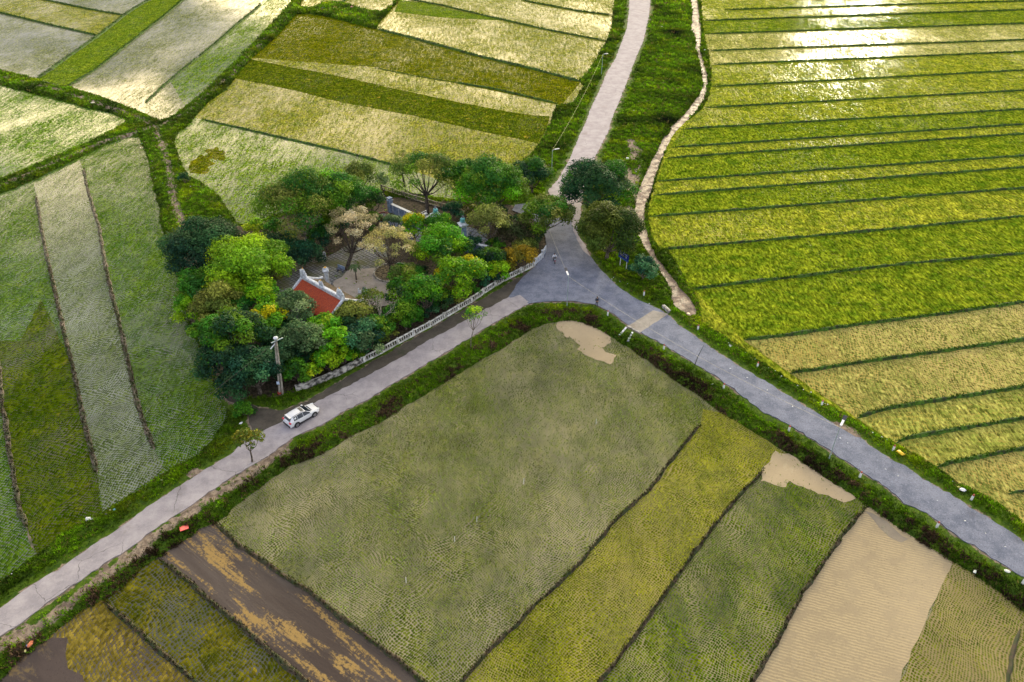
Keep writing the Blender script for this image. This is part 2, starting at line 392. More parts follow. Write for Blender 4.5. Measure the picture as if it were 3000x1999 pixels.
M['F3'] = rice('rice_lower', (.22, .20, .10), (.035, .085, .003), (.17, .215, .006), .40, .32, .70, .25, 1.0, streak=.35, hv_=.22, seed=17, patch=.05, mud2=(.06, .065, .035))
M['F4'] = mudflat('bare_mud', (.28, .225, .14), (.34, .275, .175), (.22, .185, .125), .32, .5, .12, .58, .72, wave=.55, wcol=(.48, .385, .21), wsp=.33, rough=.35, fine=.1, seed=1)
M['F5'] = rice('rice_corner', (.27, .22, .10), (.07, .11, .007), (.18, .19, .012), .36, .22, .70, .25, 1.1, streak=.3, hv_=.22, seed=19, patch=.07)
M['open'] = mudflat('open_water', (.42, .335, .215), (.34, .275, .175), (.26, .225, .13), .7, .6, .3, .60, .75, rough=.22, fine=.2, seed=4)
M['F6'] = mudflat('ploughed_mud', (.055, .040, .032), (.095, .075, .062), (.29, .19, .06), -.94, .13, .75, .53, .60, rough=.35, fine=.32, seed=2)
M['F7'] = rice('weedy_paddy', (.065, .07, .045), (.055, .07, .005), (.16, .145, .010), .52, .5, -.94, .30, 1.2, streak=.6, hv_=.22, seed=22, patch=.11, yel=.35, mud2=(.09, .09, .08))
M['F8'] = rice('yellow_paddy', (.095, .085, .06), (.14, .115, .015), (.28, .215, .04), .50, .45, -.94, .30, 1.3, streak=.8, hv_=.22, seed=23, patch=.13, yel=.35, mud2=(.075, .06, .05))
M['dark'] = mudflat('dark_mud', (.045, .034, .028), (.08, .06, .05), (.14, .10, .045), -.94, .4, .5, .56, .68, rough=.3, fine=.4, seed=3)
M['grey'] = mudflat('grey_shallows', (.20, .175, .14), (.26, .22, .165), (.15, .15, .10), .7, .6, .5, .58, .75, rough=.25, seed=5)

blk_mat = dict(A='A', B='B', B2='B', C='C', D='D', E='E', F='F1')
for k, mk in blk_mat.items(): flat('rice_paddy', BLOCKS[k], 0.0, M[mk])
NS = [0]
SUBS = {}
def sub(pts, mk, lvl=1, jit=.15):
    NS[0] += 1; P = subdiv(GP(pts), .45 if mk == 'open' else 1.2, jit, lvl); SUBS.setdefault(mk, []).append(P); flat('rice_paddy', P, .003 + .0013*NS[0], M[mk])

# bunds between the paddies: (points, half width, height, kind)
BUND = []
RA = [[(2123,30),(3000,4)],[(2060,62),(3000,30)],[(2065,101),(3000,70)],[(2073,150),(3000,118)],[(2085,191),(3000,153)],[(2083,255),(3000,207)],
 [(2064,317),(3000,266)],[(2000,379),(3000,321)],[(1965,433),(3000,365)],[(1950,464),(3000,393)],[(1925,532),(3000,457)],[(1913,573),(3000,491)],
 [(1900,636),(3000,552)],[(1945,731),(2000,726),(2330,697),(2663,667),(3000,634)],[(2028,848),(2120,836),(2297,816),(2637,775),(3000,743)],
 [(2178,996),(2240,990),(2297,984),(2510,952),(2765,920),(3000,886)],[(2314,1094),(2400,1082),(2499,1066),(2722,1035),(3000,996)],
 [(2510,1226),(2560,1208),(2616,1194),(2765,1171),(3000,1134)],[(2625,1300),(2650,1286),(2680,1279),(2807,1258),(3000,1226)],
 [(2744,1369),(2775,1358),(2807,1352),(2905,1333),(3000,1314)],[(2956,1448),(2975,1441),(3000,1438)]]
for i, r in enumerate(RA):
    (x0, y0), (x1, y1) = r[-2], r[-1]
    s = (y1-y0)/(x1-x0)
    RA[i] = r + [(4200, y1 + s*1200)]
strip = lambda i, j, mk, lv=1: sub(RA[i] + RA[j][::-1], mk, lv)
for i, j, mk in ((1,2,'Adark'),(3,4,'Apale'),(7,8,'Adark'),(9,10,'Adark'),(11,12,'Adark'),(10,11,'A'),(12,13,'A'),(13,14,'Adark'),(14,15,'Adark'),(15,16,'Alow'),
                 (16,17,'Alow'),(17,18,'Apale'),(18,19,'Apale'),(2,3,'Apale')): strip(i, j, mk)
sub(RA[19]+[(4200,1900),(3300,1760),(3000,1560),(2892,1475),(2730,1390)], 'Alow')
for i, r in enumerate(RA): BUND.append((r, .27, .36, 'green'))
# block C, B, D
sub([(128,0),(362,46),(285,105),(0,38),(-600,-60),(-600,-200),(0,-200)], 'B')
sub([(440,0),(365,46),(290,105),(190,175),(107,232),(198,256),(280,205),(350,150),(445,75),(488,42),(545,-5),(800,-250),(700,-250)], 'Cgreen')
sub([(765,13),(690,75),(580,170),(500,240),(540,310),(640,225),(740,130),(845,20),(960,-250),(900,-250)], 'Blow')
sub([(868,40),(939,45),(1102,87),(1300,140),(1702,240),(1640,315),(1332,243),(1100,200),(738,170),(800,115)], 'Bdark')
sub([(738,170),(1100,198),(1332,243),(1640,308),(1615,345),(1400,316),(1170,262),(1000,223),(850,195),(700,215)], 'B', 1)
sub([(722,172),(850,197),(1000,225),(1170,264),(1332,298),(1532,336),(1612,341),(1600,380),(1575,421),(1540,412),(1383,379),(1213,340),(1000,300),(850,262),(689,230)], 'Bvivid', 2)
sub([(590,350),(700,375),(850,410),(1000,444),(1165,485),(1320,540),(1350,600),(700,690),(500,480),(505,400),(560,340)], 'Blow', 1)
sub([(1172,0),(1260,12),(1330,30),(1430,50),(1470,60),(1300,52),(1155,35)], 'Cgreen', 1)
# yellowish weed patches
def patch(cx, cy, rx, ry, mk, lvl=3, n=26, seed=1, rough=.35):
    r = random.Random(seed); pts = []
    for k in range(n):
        a = 2*math.pi*k/n; q = 1 + rough*noise.noise(Vector((math.cos(a)*1.7, math.sin(a)*1.7, seed*2.3)))*2
        pts.append((cx + rx*q*math.cos(a), cy + ry*q*math.sin(a)))
    sub(pts, mk, lvl, .25)
patch(585,480,38,26,'Bdark',3,seed=2); patch(630,455,28,20,'Bdark',3,seed=3)
# block E strips
L1 = [(105,575),(115,625),(121,667),(140,760),(165,870),(185,960),(210,1060),(225,1130),(245,1230),(268,1320),(285,1387)]
L2 = [(245,497),(253,540),(272,610),(291,667),(305,760),(330,870),(355,970),(380,1080),(402,1180),(425,1250),(452,1318)]
L0 = [(-8,1040),(0,1100),(5,1180),(15,1230),(28,1320),(40,1400),(60,1500),(80,1550)]
sub([(100,540),(105,575)] + L1[1:] + [(300,1500),(450,1400),(480,1370)] + L2[::-1] + [(232,470)], 'Emid')
sub([(-400,1000)] + L0 + [(110,1625),(300,1500)] + L1[::-1][:5] + [(120,880),(60,1000)], 'Edark')
sub([(-8,1040)] + L0 + [(105,1625),(0,1700),(-500,1950),(-900,1900),(-500,1000)], 'E', 2)
for r in (L1, L2, L0): BUND.append((r, .30, .22, 'mud'))
BUND.append(([(80,1550),(90,1590),(103,1620)], .2, .05, 'mud'))
for r, k in (([(-600,-90),(0,38),(140,72),(285,105)],'green'),([(-200,-70),(128,0),(250,26),(362,46)],'green'),
          ([(700,-250),(440,0),(400,22),(365,46),(290,105),(190,175),(150,205),(107,232)],'wide'),
          ([(840,-250),(560,-20),(488,42),(445,75),(350,150),(280,205),(198,255)],'green'),
          ([(765,13),(740,35),(690,75),(640,120),(582,168)],'green'),([(577,171),(520,218),(465,265),(425,303)],'green'),
          ([(1527,0),(1560,8),(1700,34),(1797,46)],'green'),([(1195,-2),(1300,18),(1400,42),(1600,88),(1700,107),(1780,122)],'green'),
          ([(1102,85),(1200,110),(1400,165),(1550,200),(1705,241)],'wide'),([(1332,243),(1450,262),(1600,297),(1636,306)],'green'),
          ([(1100,200),(1210,222),(1332,243)],'thin'),([(590,350),(640,362),(700,375),(850,410),(1000,444),(1100,470),(1175,490)],'green'),
          ([(996,12),(1010,3),(1040,-12),(1120,-250)],'green')):
    BUND.append((r, {'wide': .55, 'thin': .14}.get(k, .32), {'wide': .5, 'thin': .12}.get(k, .36), 'green'))
# block F
f1 = [(1000,2400),(1220,2150),(1353,1999),(1400,1945),(1450,1890),(1510,1835),(1560,1780),(1630,1718),(1700,1650),(1750,1590),(1790,1540),(1830,1500),(1900,1440),(1940,1385),(1977,1337),(2015,1290),(2052,1245)]
f2 = [(1500,2350),(1640,2150),(1756,1999),(1800,1945),(1850,1880),(1920,1780),(1960,1725),(1999,1669),(2040,1612),(2085,1550),(2160,1460),(2200,1418),(2238,1375)]
f3 = [(1980,2350),(2100,2170),(2204,1999),(2270,1890),(2350,1740),(2385,1690),(2440,1610),(2480,1555),(2500,1530),(2540,1486)]
f5 = [(2900,2250),(2925,2100),(2952,1999),(2962,1930),(2975,1880),(2988,1842)]
fa = [(629,1537),(660,1560),(700,1600),(750,1630),(800,1665),(850,1700),(900,1730),(950,1768),(1000,1810),(1040,1838),(1080,1870),(1140,1915),(1200,1965),(1240,1999),(1450,2180)]
fb = [(467,1640),(510,1672),(560,1710),(600,1748),(650,1790),(700,1828),(750,1870),(800,1918),(850,1960),(895,1999),(1050,2150)]
fc = [(305,1765),(340,1795),(370,1820),(410,1855),(450,1890),(490,1925),(530,1960),(575,1999),(700,2120)]
sub(f1 + [(2060,1200),(2120,1210),(2306,1330),(2250,1360)] + f2[::-1], 'F2')
sub(f2 + [(2300,1350),(2560,1475)] + f3[::-1], 'F3')
f4 = [(2480,2400),(2560,2200),(2637,1995),(2700,1850),(2740,1760),(2786,1664),(2795,1640)]
sub(f3 + [(2560,1475),(2700,1585)] + f4[::-1], 'F4')
sub(f4 + [(2850,1670),(3000,1780),(3350,2060),(3350,2400)], 'F5')
sub(fa + [(1450,2400),(1050,2400)] + fb[::-1] + [(450,1640),(600,1520)], 'F6')
sub(fb + [(900,2400)] + fc[::-1] + [(290,1770),(440,1630)], 'F7')
sub(fc + [(700,2450),(-600,2450),(-500,2300),(0,1980),(290,1750)], 'F8')
sub([(150,1880),(200,1870),(190,1920),(230,1990),(330,2100),(300,2300),(-500,2400),(-400,2250),(0,1990),(60,1930)], 'dark', 2, .5)
sub([(1629,946),(1665,935),(1731,950),(1793,990),(1777,1015),(1760,1020),(1775,1030),(1808,1041),(1800,1055),(1790,1064),(1750,1056),(1722,1045),(1706,1032),(1688,1024),(1697,1014),(1688,1002),(1671,990),(1650,985),(1633,965)], 'open', 2, .3)
sub([(2272,1325),(2310,1330),(2404,1388),(2502,1456),(2472,1474),(2450,1466),(2425,1456),(2399,1446),(2340,1420),(2314,1410),(2300,1425),(2289,1427),(2265,1418),(2225,1410),(2240,1372)], 'open', 2, .3)
sub([(2535,1500),(2560,1505),(2600,1530),(2640,1570),(2660,1580),(2640,1590),(2610,1575),(2580,1545),(2555,1525)], 'grey', 2, .2)
for r in (f1, f2, f3, f5): BUND.append((r, .20, .22, 'brown'))
for r in (fa, fb, fc): BUND.append((r, .27, .26, 'brown'))

M['bund_green'] = simple('bund_grass', (.045, .11, .004), .9, var=.35, scale=1.5, col2=(.02, .032, .008), bump=.8)
M['bund_mud'] = simple('bund_mud', (.04, .05, .02), .9, var=.3, scale=.9, col2=(.16, .13, .10), bump=.8)
M['bund_brown'] = simple('bund_brown', (.05, .035, .022), .9, var=.35, scale=1.2, col2=(.03, .045, .012), bump=.8)
def bund_mesh(px, hw, h, kind, seed):
    P = subdiv(GP(px), .45, .06, seed, closed=False)
    r = random.Random(seed); mb = MB(); n = len(P); prof = [(-1.25, -.12), (-.8, .45), (-.25, .95), (.35, 1.0), (.85, .5), (1.25, -.12)]
    vs = []
    for i, p in enumerate(P):
        d = (P[min(i+1, n-1)] - P[max(i-1, 0)]); d.z = 0; d.normalize(); s = Vector((d.y, -d.x, 0))
        e = min(1, min(i, n-1-i)/3+.15)
        q = 1 + .5*noise.noise(Vector((p.x*.5, p.y*.5, seed)))
        for u, v in prof:
            vs.append(p + s*u*hw*q*e*(1+.25*(r.random()-.5)) + Vector((0, 0, (v*h*q if v > 0 else v)*e*(1+.4*(r.random()-.5)))))
    k = len(prof)
    mb.add(vs, [(i*k+j, i*k+j+1, (i+1)*k+j+1, (i+1)*k+j) for i in range(n-1) for j in range(k-1)])
    o = mb.build('field_bund', M['bund_'+kind], smooth=True); tag(o, kind='structure')
    return P
bund_paths = [(bund_mesh(px, hw, h, kd, i), hw, h, kd) for i, (px, hw, h, kd) in enumerate(BUND)]
# ------------------------------------------------------------------ roads (edges traced at the road surface)
ZR = .58
R1U = [(-500,2010),(-200,1870),(0,1783),(85,1718),(170,1669),(255,1609),(340,1554),(425,1490),(510,1435),(595,1380),(672,1333),(722,1292),(782,1258),(833,1232),(926,1177),
 (1000,1141),(1085,1096),(1170,1050),(1255,998),(1340,952),(1425,905),(1489,871),(1520,862)]
R1L = [(-500,2120),(-200,1960),(0,1864),(85,1809),(149,1758),(212,1715),(297,1656),(382,1605),(467,1537),(552,1486),(616,1439),(688,1392),(744,1358),(790,1333),(807,1317),
 (871,1275),(956,1236),(1000,1207),(1072,1173),(1149,1124),(1212,1088),(1289,1041),(1382,986),(1467,933),(1510,909),(1552,888)]
UPL = [(1850,-250),(1844,0),(1842,43),(1836,85),(1823,119),(1804,170),(1778,213),(1757,264),(1732,315),(1715,362),(1689,417),(1664,476),(1638,523),(1604,561),(1622,580),(1655,590),(1668,625),(1680,676),(1693,707),(1711,738)]
UPR = [(1912,-250),(1906,0),(1900,51),(1885,119),(1859,179),(1838,238),(1817,289),(1795,340),(1783,383),(1761,425),(1742,464),(1728,500),(1712,550),(1704,590),(1702,618),(1696,650),(1692,686),(1700,700),(1714,716),(1729,752)]
R2U = [(1950,918),(2000,960),(2085,1020),(2170,1075),(2255,1126),(2340,1177),(2425,1232),(2510,1279),(2586,1330),(2659,1371),(2723,1414),(2799,1456),(2871,1503),(2935,1541),(3000,1588),(3300,1775),(3600,1950)]
R2L = [(1868,970),(1892,981),(1956,1015),(2000,1043),(2076,1088),(2161,1147),(2229,1202),(2297,1236),(2374,1283),(2446,1330),(2523,1380),(2595,1426),(2654,1477),(2723,1507),(2786,1558),(2850,1596),(2914,1639),(3000,1690),(3300,1890),(3600,2090)]
FORK = [(1489,871),(1548,889),(1590,886),(1616,882),(1680,882),(1744,892),(1799,922),(1846,956),(1873,977),(1960,926),(1935,907),(1871,880),(1807,837),(1765,795),(1742,769),
 (1728,748),(1712,728),(1696,706),(1682,676),(1668,634),(1656,597),(1640,588),(1560,594),(1510,600),(1500,616),(1560,640),(1598,690),(1602,720),(1596,745),(1575,775),(1540,805),(1512,835),(1500,858)]
SLAB = [(1914,910),(1958,920),(1874,977),(1836,957)]
TR1 = [(-300,150),(0,225),(85,243),(170,264),(276,298),(362,328),(404,340),(451,374),(468,408),(481,442),(491,476),(500,519),(504,561),(513,595),(527,638),(538,667),(560,700)]
TR2 = [(455,374),(500,352),(545,330),(600,282),(680,215),(730,160),(790,100),(842,35),(858,12),(870,0),(980,-250)]
TR3 = [(440,372),(400,385),(300,415),(180,465),(60,518),(0,545),(-300,680)]
def ribbon(name, A, B, z, mat, n=None, jit=.12, seed=0, kind='structure', skirt=.2):
    def res(P, n):
        d = [0]
        for a, b in zip(P, P[1:]): d.append(d[-1] + (b-a).length)
        out = []; j = 0
        for k in range(n):
            s = d[-1]*k/(n-1)
            while j < len(d)-2 and d[j+1] < s: j += 1
            out.append(P[j].lerp(P[j+1], (s-d[j])/(d[j+1]-d[j]+1e-9)))
        return out
    PA, PB = GP(A, z), GP(B, z)
    n = n or int(sum((b-a).length for a, b in zip(PA, PA[1:]))/.6)+2
    PA, PB = res(PA, n), res(PB, n); r = random.Random(seed)
    mb = MB(); vs = []
    for a, b in zip(PA, PB):
        u = (b-a).normalized()
        a = a + u*jit*(noise.noise(a*1.3)*2 + r.uniform(-.4, .4)); b = b - u*jit*(noise.noise(b*1.3)*2 + r.uniform(-.4, .4))
        m = (a+b)/2 + Vector((0, 0, .03))
        vs += [a - Vector((0, 0, skirt)), a, m, b, b - Vector((0, 0, skirt))]
    mb.add(vs, [(i*5+j, i*5+j+1, i*5+j+6, i*5+j+5) for i in range(n-1) for j in range(4)])
    return tag(mb.build(name, mat), kind=kind)

def road_mat(name, c1, c2, crack=.0, joint=0.0, stain=(.05,.045,.04), st_amt=.5, speck=.3):
    m, t, out = new_mat(name); co = geo_pos(t)
    p = t.new('ShaderNodeBsdfPrincipled'); p.inputs['Roughness'].default_value = .85; p.inputs['Specular IOR Level'].default_value = .3
    col = t.mix(t.ramp(t.noise(co, .55, 5.0, .7), .3, .7), c1, c2)
    col = t.mix(t.ramp(t.noise(co, 7.0, 3.0, .8), .52, .75, 0, speck), col, tuple(min(1, c*1.6) for c in c2))
    col = t.mix(t.ramp(t.noise(co, 5.0, 4.0, .8), .30, .48, speck, 0), col, tuple(c*.5 for c in c1))
    col = t.mix(t.ramp(t.noise(t.map(co, loc=(7, 3, 0)), .28, 6.0, .75), .56, .68, 0, st_amt), col, stain)
    if crack:
        wn = t.new('ShaderNodeTexNoise'); t.put(wn.inputs['Vector'], co); wn.inputs['Scale'].default_value = 1.1; wn.inputs['Detail'].default_value = 4
        ad = t.new('ShaderNodeVectorMath', operation='ADD'); t.put(ad.inputs[0], co)
        sc_ = t.new('ShaderNodeVectorMath', operation='SCALE'); t.put(sc_.inputs[0], wn.outputs['Color']); sc_.inputs['Scale'].default_value = .9
        t.put(ad.inputs[1], sc_.outputs[0])
        vo = t.new('ShaderNodeTexVoronoi', feature='DISTANCE_TO_EDGE', voronoi_dimensions='2D'); t.put(vo.inputs['Vector'], ad.outputs[0]); vo.inputs['Scale'].default_value = .22
        gate = t.ramp(t.noise(t.map(co, loc=(1, 8, 0)), .12, 2.0), .44, .56)
        cr = t.math('MULTIPLY', t.ramp(vo.outputs['Distance'], .002, .010, 1, 0), gate)
        col = t.mix(t.math('MULTIPLY', cr, crack), col, (.03, .028, .025))
    t.put(p.inputs['Base Color'], col)
    b = t.new('ShaderNodeBump'); b.inputs['Strength'].default_value = .3; b.inputs['Distance'].default_value = .02
    t.put(b.inputs['Height'], t.noise(co, 9.0, 4.0)); t.put(p.inputs['Normal'], b.outputs[0])
    t.put(out.inputs[0], p.outputs[0]); return m
M_conc = road_mat('road_concrete', (.27, .25, .27), (.40, .37, .385), crack=.6, st_amt=.4, stain=(.20, .18, .17))
M_conc2 = road_mat('road_concrete_far', (.31, .28, .305), (.43, .395, .425), crack=.45, st_amt=.35, stain=(.24, .19, .18))
M_asph = road_mat('asphalt', (.10, .12, .175), (.20, .22, .29), crack=0, st_amt=.45, stain=(.09, .095, .125), speck=.9)
M_slab = road_mat('culvert_concrete', (.24, .22, .19), (.36, .33, .29), crack=.3, st_amt=.6, stain=(.20, .16, .12))
M_dirt = road_mat('dirt', (.20, .15, .115), (.30, .23, .18), st_amt=.5, stain=(.11, .09, .06), speck=.4)
M_mud = road_mat('wet_mud', (.055, .048, .040), (.10, .088, .07), st_amt=.6, stain=(.035, .05, .02), speck=.4)
ribbon('concrete_road', R1U, R1L, ZR, M_conc, seed=1)
ribbon('concrete_road', UPL, UPR, ZR+.012, M_conc2, seed=2, jit=.16)
ribbon('asphalt_road', R2U, R2L, ZR, M_asph, seed=3, jit=.18)
FKP = subdiv(GP(FORK, ZR), .8, .10, 5)
flat('asphalt_road', FKP, ZR+.006, M_asph)
o = flat('concrete_slab', subdiv(GP(SLAB, ZR), .6, .06, 6), ZR+.036, M_slab)
MUDP = [(640,1150),(664,1158),(700,1165),(760,1195),(830,1203),(900,1175),(960,1138),(1000,1115),(1106,1052),(1212,990),(1340,918),(1440,862),(1510,818),(1545,795),(1570,790),(1540,830),(1520,868),
 (1489,876),(1425,910),(1340,957),(1255,1003),(1170,1055),(1085,1101),(1000,1146),(926,1182),(833,1237),(782,1263),(745,1275),(735,1250),(728,1215),(700,1185),(665,1175)]
MUDG = subdiv(GP(MUDP, ZR), .8, .2, 8)
flat('dirt_shoulder', MUDG, ZR-.02, M_mud)
# worn dirt path below the left road
DP1 = [(-100,1960),(0,1895),(70,1862),(120,1830),(190,1777),(240,1735),(300,1690),(340,1665),(400,1622),(450,1572),(500,1538),(560,1500),(620,1462),(690,1420),(750,1378),(790,1350),(830,1325)]

# ------------------------------------------------------------------ terrain: banks and verges between the fields, one sheet
def terrain():
    pts = []; y = 22.0
    while y < 560:
        st = .62*max(1, y/95); X = .72*y+22; nx = int(2*X/st)
        xs = -X + st*np.arange(nx) + st*.35*nr.uniform(-1, 1, nx); ys = y + st*.3*nr.uniform(-1, 1, nx)
        pts.append(np.stack([xs, ys], 1)); y += st*.9
    P = np.vstack(pts); X, Y = P[:, 0], P[:, 1]
    keep = np.ones(len(X), bool)
    for k in BLOCKS:
        keep &= ~in_poly(BLOCKS[k], X, Y)
    P = P[keep]; X, Y = P[:, 0], P[:, 1]
    D = np.full(len(X), 1e9)
    for k in BLOCKS: np.minimum(D, dist_poly(BLOCKS[k], X, Y), out=D)
    keep = D > .25
    P, D = P[keep], D[keep]
    verts = [Vector((p[0], p[1])) for p in P]; edges = []; b0 = len(verts)
    for k in BLOCKS:
        b = len(verts); n = len(BLOCKS[k]); verts += [Vector((p.x, p.y)) for p in BLOCKS[k]]
        edges += [(b+i, b+(i+1) % n) for i in range(n)]
    ov, oe, of, orig, _, _ = delaunay_2d_cdt(verts, edges, [], 0, 1e-4)
    V = np.array([[v.x, v.y] for v in ov]); F = np.array([f for f in of if len(f) == 3])
    cen = V[F].mean(1); keep = np.ones(len(F), bool)
    for k in BLOCKS: keep &= ~in_poly(BLOCKS[k], cen[:, 0], cen[:, 1])
    F = F[keep]
    D = np.full(len(V), 1e9); DF = D.copy()
    for k in BLOCKS:
        d = dist_poly(BLOCKS[k], V[:, 0], V[:, 1]); np.minimum(D, d, out=D)
        if k == 'F': DF = d
    nz = np.array([noise.noise(Vector((x*.45, y*.45, 0)))*.6 + noise.noise(Vector((x*1.5, y*1.5, 3)))*.4 for x, y in V])
    Z = np.minimum(-.05 + D*.5, .50) + nz*.13*np.clip(D/1.0, 0, 1)
    # dirt and bare places
    dirt = np.zeros(len(V))
    def add(path, hw, amt, z=.5, soft=.5):
        d = dist_poly(GP(path, z), V[:, 0], V[:, 1], False) + nz*.6
        np.maximum(dirt, amt*np.clip((hw+soft-d)/soft, 0, 1), out=dirt)
    for a, hw in ((TR1, .55), (TR2, .35), (TR3, .45)): add(a, hw, .95)
    add(DP1, .45, .9)
    for p in ([(1845,412),(1862,440),(1855,462)], [(1838,500),(1852,530),(1842,560),(1850,545)], [(1846,610),(1852,640),(1840,665)]): add(p, .9, 1.0)
    add([(1880,440),(1872,500),(1862,560),(1850,620)], .25, .7)
    for p in ([(1943,150),(1925,190),(1920,230)], [(1958,160),(1942,200),(1944,245)], [(1825,290),(1880,300),(1925,285)]): add(p, .12, .8, soft=.3)
    add([(560,1385),(575,1380)], .3, 1); add([(2460,1255),(2490,1270)], 1.0, .8); add([(1005,40),(1030,44)], .8, .8); add([(1600,480),(1590,492)], .5, .8)
    road = np.zeros(len(V), bool)
    roads = [GP(R1U, ZR) + GP(R1L, ZR)[::-1], GP(UPL, ZR) + GP(UPR, ZR)[::-1], GP(R2U, ZR) + GP(R2L, ZR)[::-1], FKP, GP(SLAB, ZR), MUDG]
    rd = np.full(len(V), 1e9)
    for R in roads:
        road |= in_poly(R, V[:, 0], V[:, 1]); np.minimum(rd, dist_poly(R, V[:, 0], V[:, 1]), out=rd)
    rd[road] = 0
    dirt = np.maximum(dirt, np.clip(1 - (rd + nz*.5)/.45, 0, 1)*.85)
    Z = np.where(rd < .9, np.minimum(Z, .53), Z)
    Z = np.where(road, np.minimum(Z, .46), Z)
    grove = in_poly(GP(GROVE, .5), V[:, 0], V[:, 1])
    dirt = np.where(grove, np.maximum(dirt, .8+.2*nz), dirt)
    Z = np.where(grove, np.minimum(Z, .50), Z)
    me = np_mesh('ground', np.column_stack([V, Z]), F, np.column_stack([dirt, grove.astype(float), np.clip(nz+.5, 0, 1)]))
    return V, Z, F, D, DF, dirt, road | (rd < .15), grove, me, rd
GROVE = [(655,1150),(560,960),(530,830),(525,700),(580,650),(700,665),(850,630),(960,600),(1080,570),(1270,588),(1430,590),(1495,600),(1560,640),(1598,690),(1602,720),(1595,745),(1560,780),
 (1527,800),(1467,830),(1382,885),(1263,957),(1106,1038),(1000,1096),(920,1135),(868,1145),(800,1165),(720,1165)]
TV, TZ, TF, TD, TDF, Tdirt, Troad, Tgrove, tme, Trd = terrain()
m, t, out = new_mat('ground'); co = geo_pos(t)
at = t.new('ShaderNodeAttribute', attribute_name='tint'); sp_ = t.new('ShaderNodeSeparateColor'); t.put(sp_.inputs[0], at.outputs['Color'])
gr = t.mix(t.ramp(t.noise(co, 1.3, 5.0, .7), .35, .65), (.03, .07, .004), (.08, .14, .006))
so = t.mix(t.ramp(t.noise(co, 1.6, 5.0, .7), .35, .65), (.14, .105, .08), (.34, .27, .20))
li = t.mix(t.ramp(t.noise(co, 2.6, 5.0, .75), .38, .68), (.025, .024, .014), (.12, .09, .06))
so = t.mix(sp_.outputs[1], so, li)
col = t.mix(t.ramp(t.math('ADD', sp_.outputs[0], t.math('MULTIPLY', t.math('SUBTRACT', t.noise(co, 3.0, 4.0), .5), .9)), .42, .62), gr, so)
p = t.new('ShaderNodeBsdfPrincipled'); t.put(p.inputs['Base Color'], col); p.inputs['Roughness'].default_value = .9; p.inputs['Specular IOR Level'].default_value = .2
b = t.new('ShaderNodeBump'); b.inputs['Strength'].default_value = .6; b.inputs['Distance'].default_value = .1
t.put(b.inputs['Height'], t.noise(co, 4.0, 4.0)); t.put(p.inputs['Normal'], b.outputs[0]); t.put(out.inputs[0], p.outputs[0])
M_ground = m
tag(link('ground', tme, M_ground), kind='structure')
pl = MB(); pl.add([(-6000, -3000, -.35), (6000, -3000, -.35), (6000, 9000, -.35), (-6000, 9000, -.35)], [(0, 1, 2, 3)])
tag(pl.build('ground', simple('far_land', (.10, .15, .03), .9, scale=.02, var=.3)), kind='structure')

# muddy stream
m, t, out = new_mat('stream'); co = geo_pos(t)
n1 = t.ramp(t.noise(co, .9, 6.0, .8), .36, .62)
col = t.mix(n1, (.09, .075, .06), (.27, .195, .15))
col = t.mix(t.ramp(t.noise(t.map(co, loc=(4, 1, 0)), 2.3, 4.0, .8), .56, .66, 0, .8), col, (.04, .035, .04))
p = t.new('ShaderNodeBsdfPrincipled'); t.put(p.inputs['Base Color'], col)
t.put(p.inputs['Roughness'], t.ramp(t.noise(co, .6, 3.0), .45, .6, .45, .8)); p.inputs['IOR'].default_value = 1.33
b = t.new('ShaderNodeBump'); b.inputs['Strength'].default_value = .6; b.inputs['Distance'].default_value = .12
t.put(b.inputs['Height'], t.noise(co, 2.6, 5.0, .7)); t.put(p.inputs['Normal'], b.outputs[0]); t.put(out.inputs[0], p.outputs[0])
flat('stream', BLOCKS['S'], -.02, m)

# ------------------------------------------------------------------ grass on the banks (nobody could count it)
def tufts(name, base, size, tint, blades=5, lean=.6, width=.22, seed=1, mat=None):
    """base (n,3), size (n,), tint (n,3): each tuft is a few bent blades"""
    r = np.random.default_rng(seed); n = len(base); k = blades
    az = r.uniform(0, 2*np.pi, (n, k)); ln = lean*r.uniform(.3, 1.2, (n, k)); h = size[:, None]*r.uniform(.55, 1.15, (n, k))
    dx, dy = np.cos(az), np.sin(az); wd = size[:, None]*width*r.uniform(.6, 1.3, (n, k))
    off = size[:, None]*.35*r.uniform(0, 1, (n, k)); b = base[:, None, :]
    V = np.zeros((n, k, 4, 3))
    cx, cy = b[..., 0] + dx*off, b[..., 1] + dy*off; z0 = b[..., 2] + 0*off
    V[:, :, 0] = np.stack([cx - dy*wd*.5, cy + dx*wd*.5, z0-.03], -1)
    V[:, :, 1] = np.stack([cx + dy*wd*.5, cy - dx*wd*.5, z0-.03], -1)
    V[:, :, 2] = np.stack([cx + dx*h*ln*.45 + dy*wd*.55, cy + dy*h*ln*.45 - dx*wd*.55, z0 + h*.75], -1)
    V[:, :, 3] = np.stack([cx + dx*h*ln, cy + dy*h*ln, z0 + h*r.uniform(.6, 1.0, (n, k))], -1)
    idx = np.arange(n*k)*4
    F = np.concatenate([np.stack([idx, idx+1, idx+2], 1), np.stack([idx, idx+2, idx+3], 1)])
    T = np.repeat(tint, k*4, 0)*np.repeat(r.uniform(.7, 1.25, n*k), 4)[:, None]
    return link(name, np_mesh(name, V.reshape(-1, 3), F, T), mat or M_grass)
A3 = np.column_stack([TV, TZ])[TF]
area = .5*np.abs(np.cross(A3[:, 1, :2]-A3[:, 0, :2], A3[:, 2, :2]-A3[:, 0, :2]))
fy = A3[:, :, 1].mean(1); fx = A3[:, :, 0].mean(1)
vis = (fy > 24) & (fy < 420) & (np.abs(fx) < .72*fy + 22)
fd = Tdirt[TF].mean(1); fr = Troad[TF].any(1); fg = Tgrove[TF].all(1)
